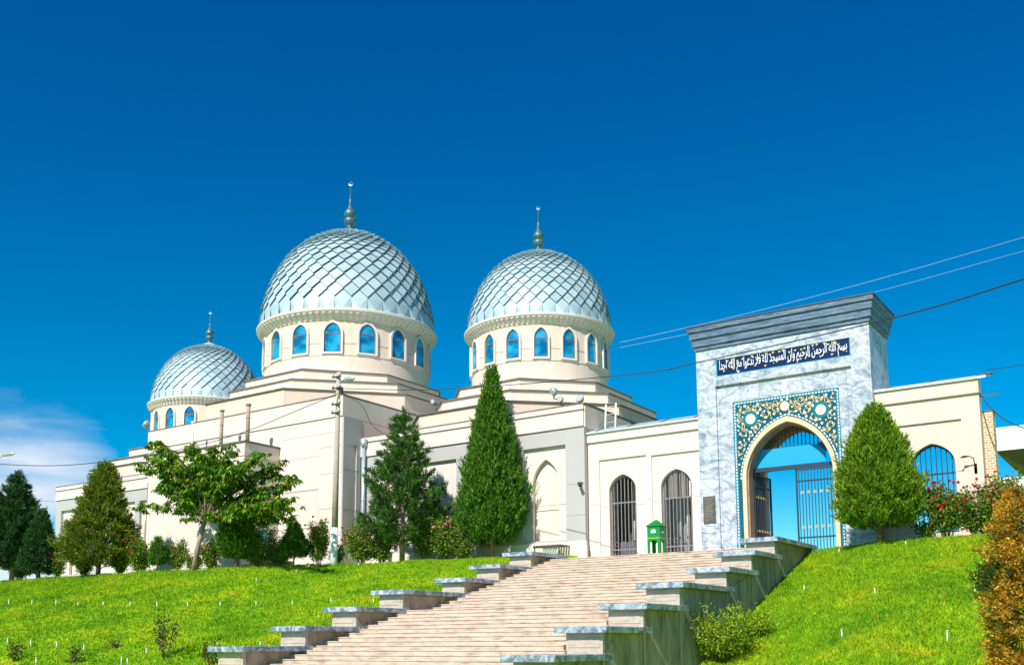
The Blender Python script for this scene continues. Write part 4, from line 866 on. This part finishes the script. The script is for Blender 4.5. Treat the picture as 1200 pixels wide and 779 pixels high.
b=bc(184,0.2); b.z=gz(b.x,b.y); H=hpx(b,631,184)
conifer('young_thuja','tiny green cone-shaped conifer between rose bushes at left',b,H,[(0,.25),(.15,.36),(.5,.30),(.8,.17),(1,.03)],'thuja_leaf',600,.3,12,.12,.12,.04,12,trunkr=.03)
b=bc(45,0.1); b.z=gz(b.x,b.y); H=hpx(b,597,42)
conifer('blue_thuja','green conifer at left edge standing right of the dark pine',b,H,[(0,.7),(.1,1),(.4,.85),(.7,.5),(1,.05)],'dark_pine_leaf',2400,.3,13,.2,.16,.05,12,up=1.0)
# dark pine at left edge + neighbour outside crown
def pine(name,label,base,H,env,mat,seed,nlev=15,tuft=16,nl=.26,dens=1.0,barkm='bark_pale',tr=.14):
    """whorled branches with needle tufts; env(t)->(left,right) reach"""
    T=Thing(name,label,'tree',base); base=Vector(base); rg=random.Random(seed); m2=MB(); m2.tube([base+Vector((0,0,-.2)),base+Vector((.02,0,H*.4)),base+Vector((.05,0,H*.97))],[tr*1.2,tr*.75,.025],9); T.part('trunk',m2,barkm,True)
    br=MB(); C=[];D=[]
    for L in range(nlev):
        t=(L+.3)/nlev; z_=.12*H+t*H*.84; nb=8 if t<.8 else 6; a0=rg.uniform(0,6.28)
        for k in range(nb):
            a=a0+2*PI*k/nb+rg.uniform(-.25,.25); el,er=env(t); side=(math.cos(a)+1)/2; l=(el*(1-side)+er*side)*rg.uniform(.68,1.1)
            dirv=Vector((math.cos(a),math.sin(a),0)); p0=base+Vector((0,0,z_-.12*l)); pts=[]
            for i in range(6): s_=i/5; pts.append(p0+dirv*l*s_+Vector((0,0,l*(-.05*s_+.42*s_*s_))))
            br.tube(pts,[.04,.034,.028,.022,.016,.008],5)
            nt_=max(6,int(l*9*dens))
            for i in range(nt_):
                s_=rg.uniform(.22,1)**.75; j=min(4,int(s_*5)); p=pts[j].lerp(pts[j+1],s_*5-j)
                off=Vector((rg.gauss(0,1),rg.gauss(0,1),rg.gauss(0,.6)))*(.20*(1.15-s_)*l**.5+.05); C.append(p+off+Vector((0,0,.05))); D.append((dirv*.7+Vector((rg.gauss(0,.4),rg.gauss(0,.4),.75))).normalized())
    for i in range(int(14*dens)): C.append(base+Vector((.05+rg.gauss(0,.08),rg.gauss(0,.08),H*(.86+.14*rg.random())))); D.append(Vector((rg.gauss(0,.25),rg.gauss(0,.25),1)).normalized())
    C=np.array(C);D=np.array(D); V=sprays(C,D,tuft,nl,.042,.40,.20); o=link('foliage',V,np.arange(len(V)).reshape(-1,4),mat,base); o.parent=T.o
    T.part('branch',br,barkm,True); return T
b=bc(471,0.6); b.z=gz(b.x,b.y); H=hpx(b,479,477)
def env(t): 
    k=float(np.interp(t,[0,.08,.25,.45,.6,.75,.9,1],[.62,1,1.0,.80,.60,.42,.22,.08])); return (2.35*k,2.55*k)
pine('pine_tree','open irregular pine tree right of the utility pole',b,H,env,'pine_leaf',4,13,18,.30,1.75)
b=bc(14,-0.1); b.z=gz(b.x,b.y); H=hpx(b,553,24)
def env2(t):
    k=float(np.interp(t,[0,.1,.3,.5,.7,.85,1],[.9,1,.95,.75,.5,.28,.08])); return (2.3*k,2.1*k)
pine('pine_tree','dark dense pine tree at the far left edge',b,H,env2,'dark_pine_leaf',6,18,17,.25,2.4)
b=bc(-42,0); b.z=gz(b.x,b.y)
pine('pine_tree','dark pine mostly cut off by the left edge of the photo',b,5.2,env2,'dark_pine_leaf',16,13,14,.24,1.1)
# broad-leaved tree
def broad():
    b=bc(226,0.2); b.z=gz(b.x,b.y); T=Thing('broadleaf_tree','spreading broad-leaved tree with drooping leaf clusters and slanting trunk',"tree",b); Y0=b.y; rg=random.Random(21)
    fork=aty(240,610,Y0); m_=MB(); mid=aty(232,640,Y0); m_.tube([b+Vector((0,0,-.2)),mid,fork],[.17,.135,.115],10); T.part('trunk',m_,'bark_pale',True)
    tips=[(160,543),(160,592),(186,519),(196,535),(222,516),(248,524),(270,522),(302,532),(323,545),(341,568),(353,590),(332,609),(214,608),(302,588),(272,560),(240,545),(205,562),(180,570),(225,575),(288,548),(318,575),(255,585),(200,590),(262,540),(236,530),(296,605),(210,540),(335,590),(180,535),(262,600)]
    br=MB(); C=[];D=[]
    for i,(x,y) in enumerate(tips):
        for rep in range(3 if i not in (0,1,10,12) else 1):
            Yt=Y0+rg.uniform(-2.3,2.3)*(0.5 if i<13 else 1); jx,jy=(rg.gauss(0,7),rg.gauss(0,6)) if rep else (0,0); tip=aty(x+jx,y+jy,Yt)
            v=tip-fork; ctl=fork+Vector((v.x*.35,v.y*.35,v.z*.62+.25)); pts=[]
            for k in range(8): s_=k/7; pts.append(fork*(1-s_)**2+ctl*2*s_*(1-s_)+tip*s_*s_)
            br.tube(pts,[.06,.05,.042,.034,.027,.02,.014,.007],5)
            n=max(8,int(v.length*6.5))
            for k in range(n):
                s_=rg.uniform(.38,1.0); j=min(6,int(s_*7)); p=pts[j].lerp(pts[j+1],s_*7-j); p=p+Vector((rg.gauss(0,.20),rg.gauss(0,.22),rg.gauss(0,.14)))
                nn=rg.randint(5,8); a0=rg.uniform(0,6.28)
                for q in range(nn):
                    a=a0+2*PI*q/nn; C.append(p); D.append(Vector((math.cos(a)*.62,math.sin(a)*.62,-.55-.4*rg.random()+(.5 if rg.random()<.18 else 0))).normalized())
    C=np.array(C);D=np.array(D); n=len(C); V=leaves(C,D,unit(np.array([0,0,1.])+RNG.normal(0,.25,(n,3))),RNG.uniform(.26,.46,n),RNG.uniform(.10,.16,n),.18)
    o=link('foliage',V,np.arange(len(V)).reshape(-1,4),'broad_leaf',b); o.parent=T.o; T.part('branch',br,'bark_pale',True)
broad()
BLOOM={}
def flower(T,t,fl,rg):
    if fl not in BLOOM:
        m_=MB(); r=.08
        for ring in range(3):
            for p_ in range(5):
                a=2*PI*p_/5+ring*.6; rr=r*(1-.3*ring); z_=.02*ring; c0=Vector((0,0,z_-.02))
                m_.add([c0,c0+Vector((math.cos(a-.5)*rr,math.sin(a-.5)*rr,.6*rr+z_)),c0+Vector((math.cos(a+.5)*rr,math.sin(a+.5)*rr,.6*rr+z_))],[(0,1,2)])
        m_.tube([(0,0,-.03),(0,0,.015),(0,0,.05)],[.02,r*.75,.02],6)
        me=bpy.data.meshes.new('flower'); me.from_pydata(m_.v,[],m_.f); me.materials.append(MATS[fl]); BLOOM[fl]=me
    o=bpy.data.objects.new('flower',BLOOM[fl]); COL.objects.link(o); o.parent=T.o; o.location=t-T.loc; o.rotation_euler=(rg.uniform(-.5,.5),rg.uniform(-.5,.5),rg.uniform(0,6)); o.scale=(rg.uniform(.75,1.25),)*3
def bush(name,label,b,w,h,n,mat,fl=None,nf=0,lf=.10,lw=.07,group=None,shape='dome',cat='bush',stems=8):
    T=Thing(name,label,cat,b,group); b=Vector(b); rg=random.Random(hash(label)%1000 if False else len(label)*13+int(abs(b.x)*10)); m_=MB(); tips=[]
    for k in range(stems):
        a=rg.uniform(0,6.28); r=w*.5*rg.uniform(.3,.95); t=b+Vector((r*math.cos(a),r*math.sin(a)*.8,h*rg.uniform(.6,1.0)*(1-.25*(r/(w*.5))**2))); tips.append(t)
        m_.tube([b+Vector((r*.15*math.cos(a),r*.15*math.sin(a),-.1)),b+Vector((r*.7*math.cos(a),r*.55*math.sin(a),h*.45)),t],[.018,.014,.006],5)
    T.part('stem',m_,'bark',True)
    k=RNG.integers(0,len(tips),n); tp_=np.array([list(t) for t in tips])[k]; bb=np.array(b); s_=RNG.uniform(.12,1.05,(n,1))**.7
    C=bb+(tp_-bb)*s_; C[:,:2]+=(tp_-bb)[:,:2]*.35*(s_*(1-s_)*2); C+=RNG.normal(0,.11,(n,3))*np.array([w*.75,w*.75,.7])
    D=unit(RNG.normal(0,1,(n,3))+np.array([0,0,.3])); V=leaves(C,D,rnd(n),RNG.uniform(.6,1.3,n)*lf,RNG.uniform(.6,1.2,n)*lw,.1)
    o=link('foliage',V,np.arange(len(V)).reshape(-1,4),mat,b); o.parent=T.o
    if fl:
        for q in range(nf):
            t=tips[rg.randrange(len(tips))]+Vector((rg.gauss(0,.14*w),rg.gauss(0,.10*w)-.12*w,rg.uniform(-.30,.16)*h*.6)); flower(T,t,fl,rg)
    return T
GB='rose bushes along the lawn crest'
left_bushes=[(70,677,1.3,1.6,'rose_red','low red-flowered rose bush between left-edge conifers',.0),(98,674,1.0,1.4,'rose_pink','green rose bush in the shade left of the bronze conifer',.0),
(163,672,1.5,1.8,'rose_dark','rose bush with dark reddish leaves right of the bronze conifer',.0),(206,668,1.2,1.5,'rose_pink','thin rose bush left of the slanting trunk',.0),(248,667,1.0,1.5,'rose_pink','small rose bush just right of the slanting trunk',.0),
(305,665,2.0,1.9,'rose_pink','wide pink rose bush right of the small rounded conifer',.0),(326,664,1.2,1.6,'rose_pink','pink rose bush touching the small cone conifer',.0),(374,663,1.2,2.1,'rose_red','tall sparse rose bush just left of the utility pole',.0),
(424,662,1.7,1.9,'rose_red','red rose bush just right of the utility pole foot',.0),(447,661,1.2,1.5,'rose_pink','rose bush under the pine tree left side',.0),(497,659,1.3,1.8,'rose_red','rose bush with red flowers right of the pine trunk',.0),(520,658,1.8,2.0,'rose_pink','tall pale-budded rose bush between pine and big conifer',.0),(543,657,1.2,1.3,'rose_pink','low rose bush at the foot of the big conifer',.0),
(228,669,.8,.9,'rose_pink','low tuft of rose shoots at the slanting trunk foot',.0),(22,676,1.4,1.3,'rose_pink','low dark shrub at the foot of the left-edge pine',.0),(140,674,.9,1.0,'rose_pink','low rose bush right behind the bronze conifer',.0),(395,664,.8,.9,'rose_pink','low leafy shoots around the utility pole foot',.0)]
for (x,y,w,h,fl,lab,_) in left_bushes:
    b=bc(x,.9)
    w*=1.3; h*=1.3; bush('rose_bush',lab,b,w,h,int(1100*w*h),'rose_leaf',fl,int(4.5*w*h),.12,.085,GB,stems=12)
right_bushes=[(1110,634,2.0,2.3,'rose_red','tall red rose bush under the right-hand barred arch',60),(1148,631,2.3,2.35,'rose_dark','red rose bush in front of the cream wall and brick pier',55),(1180,630,1.8,2.7,'rose_red','dark red rose bush behind the orange conifer',45),(1086,635,.9,.8,'rose_red','low rose bush beside the bright green conifer',3)]
for (x,y,w,h,fl,lab,nf) in right_bushes:
    b=aty(x,y,44.6); b.z=gz(b.x,b.y); bush('rose_bush',lab,b,w,h,int(820*w*h),'rose_leaf',fl,nf,.13,.09,GB,stems=20)
# orange conifer at right edge
b=Vector(aty(1208,770,27)); b.z=gz(b.x,b.y); H=aty(1195,574,27).z-b.z
conifer('golden_thuja','orange-gold conifer cut off by the right edge of the photo',b,H,[(0,.58),(.12,.76),(.4,.80),(.65,.66),(.82,.52),(.93,.32),(1,.10)],'orange_leaf',2300,.2,31,.5,.10,.05,20,up=.3,flen=.32,spread=.6,inner=.35)
# bright shrub by right flank
b=aty(846,775,33.2); b.z=gz(b.x,b.y)
bush('shrub','bright yellow-green leafy shrub against the right pedestals',b,2.8,2.1,4200,'lime_leaf',None,0,.13,.06,stems=46)
b=aty(880,725,35.3); b.z=gz(b.x,b.y)
bush('shrub','low bright green shrub behind the yellow-green one on the right lawn',b,1.6,.9,1800,'lime_leaf',None,0,.12,.06,stems=16)
for (x,y,Y,w,h,n,lab) in [(193,772,27.5,1.4,2.0,420,'small sparse sapling low on the left lawn'),(85,777,26.5,.9,.7,140,'tiny wispy plant at the bottom of the left lawn'),(18,775,27.5,.8,.9,150,'tiny sprouting plant near the lower left corner'),(247,779,25.2,1.0,1.0,260,'dark green shoots beside the lowest left pedestal'),(133,760,27.2,.5,.4,60,'tiny seedling left of the sapling')]:
    b=aty(x,y,Y)
    # drop onto the slope along the ray
    for _ in range(40):
        b=aty(x,y,Y); dz=b.z-gz(b.x,b.y); Y+=max(-.4,min(.4,-dz*-1.0)) if abs(dz)>.01 else 0
        if abs(dz)<=.01: break
    b.z=gz(b.x,b.y); bush('sapling',lab,b,w,h,n,'sapling_leaf',None,0,.16,.07,cat='plant',stems=7)
# ------------------------------------------------------------------ white pegs
def ground_at(x,y,y0=20,y1=47):
    best=None; prev=None
    for k in range(540):
        Y=y0+(y1-y0)*k/540; p=aty(x,y,Y); d=p.z-gz(p.x,p.y)
        if prev is not None and prev>0 and d<=0: return Vector((p.x,p.y,gz(p.x,p.y)))
        prev=d
    return None
pegs=[(10,709,9),(37,709,9),(65,709,9),(91,711,8),(121,710,8),(152,711,9),(184,711,9),(220,711,9),(258,711,9),(300,709,7),(342,709,7),(388,706,7),(438,700,6),(8,756,12),(36,758,12),(66,760,12),(98,764,13),(42,779,12),(142,779,14),(149,779,12),(171,766,9),(211,763,11),(255,759,9),(305,757,8),(3,679,5),(30,680,5),(77,677,5),(300,681,5),(347,671,5),(420,663,5),(438,706,7),(362,664,5),
(987,748,16),(1110,753,22),(1026,697,12),(1142,694,10),(942,692,9),(1167,635,7),(983,648,8),(1062,638,5)]
for i,(x,y,hp) in enumerate(pegs):
    p=ground_at(x,y)
    if p is None: continue
    d=(p-Vector((0,0,EYE))).length; h=hp*.55*d/FL; m_=MB(); lx=random.uniform(-.04,.04)
    m_.tube([p+Vector((0,0,-.05)),p+Vector((lx,0,h))],.02,6); m_.tube([p+Vector((lx,0,h)),p+Vector((lx*1.1,0,h+.04))],.03,6)
    o=solo('lawn_peg',m_,'peg_white','short white plastic peg standing in the lawn grass','peg',p,'white pegs dotted over the lawns',True)
# ------------------------------------------------------------------ sky and sun
EL,DAZ=R(41),R(6.5)
sun_dir=Vector((math.sin(DAZ)*math.cos(EL),-math.cos(DAZ)*math.cos(EL),math.sin(EL)))
sl=bpy.data.lights.new('sun','SUN'); sl.energy=5.0; sl.angle=R(.5); sl.color=(1,.94,.88); so=bpy.data.objects.new('sun',sl); COL.objects.link(so)
so.rotation_euler=sun_dir.to_track_quat('Z','Y').to_euler(); so.location=(0,0,30)
W=bpy.data.worlds.new('World'); S.world=W; W.use_nodes=True; nt=W.node_tree; nt.nodes.clear()
out=nt.nodes.new('ShaderNodeOutputWorld'); bg=nt.nodes.new('ShaderNodeBackground'); sky=nt.nodes.new('ShaderNodeTexSky'); sky.sky_type='NISHITA'; sky.sun_disc=False
sky.sun_elevation=EL; sky.sun_rotation=PI-DAZ; sky.altitude=800; sky.air_density=1.0; sky.dust_density=.7; sky.ozone_density=3.0
hs=nd(nt,'ShaderNodeHueSaturation',Saturation=1.7,Value=2.08); hs.inputs['Hue'].default_value=.504; nt.links.new(sky.outputs[0],hs.inputs['Color'])
tc=nt.nodes.new('ShaderNodeTexCoord'); GEN=tc.outputs['Generated']
sep=nt.nodes.new('ShaderNodeSeparateXYZ'); nt.links.new(GEN,sep.inputs[0])
# thin cirrus bank low in the far left of the sky
cn=noise(nt,mapping(nt,GEN,(1.6,1.6,9),(0,0,.5)),2.2,7,.55,.3); cm=ramp(nt,cn,[(.36,(0,0,0)),(.60,(1,1,1))])
cl_dir=ray(-5,618).normalized(); dp=nt.nodes.new('ShaderNodeVectorMath'); dp.operation='DOT_PRODUCT'; nt.links.new(GEN,dp.inputs[0]); dp.inputs[1].default_value=cl_dir
jn=noise(nt,mapping(nt,GEN,(1.5,1.5,6)),5.0,6,.6,.5)
ma=nt.nodes.new('ShaderNodeMath'); ma.operation='MULTIPLY_ADD'; nt.links.new(jn,ma.inputs[0]); ma.inputs[1].default_value=.012; sb=nt.nodes.new('ShaderNodeMath'); sb.operation='SUBTRACT'; nt.links.new(dp.outputs['Value'],sb.inputs[0]); sb.inputs[1].default_value=.01; nt.links.new(sb.outputs[0],ma.inputs[2])
msk=ramp(nt,ma.outputs[0],[(.9890,(0,0,0)),(.9950,(1,1,1))])
mu=nt.nodes.new('ShaderNodeMath'); mu.operation='MULTIPLY'; nt.links.new(cm,mu.inputs[0]); nt.links.new(msk,mu.inputs[1])
azg=ramp(nt,sep.outputs['Z'],[(.06,(.5,.76,.61)),(.25,(.5,.69,.575)),(.42,(.5,.585,.545)),(.58,(.5,.53,.53))]); skc=mixc(nt,1.0,hs.outputs[0],azg,'MULTIPLY')
col=mixc(nt,mu.outputs[0],skc,(8.0,8.5,9.6)); nt.links.new(col,bg.inputs[0]); bg.inputs[1].default_value=.085; nt.links.new(bg.outputs[0],out.inputs[0])
S.view_settings.view_transform='Standard'; S.view_settings.look='None'; S.view_settings.exposure=.32; S.view_settings.gamma=1
S.cycles.max_bounces=6; S.cycles.transparent_max_bounces=4
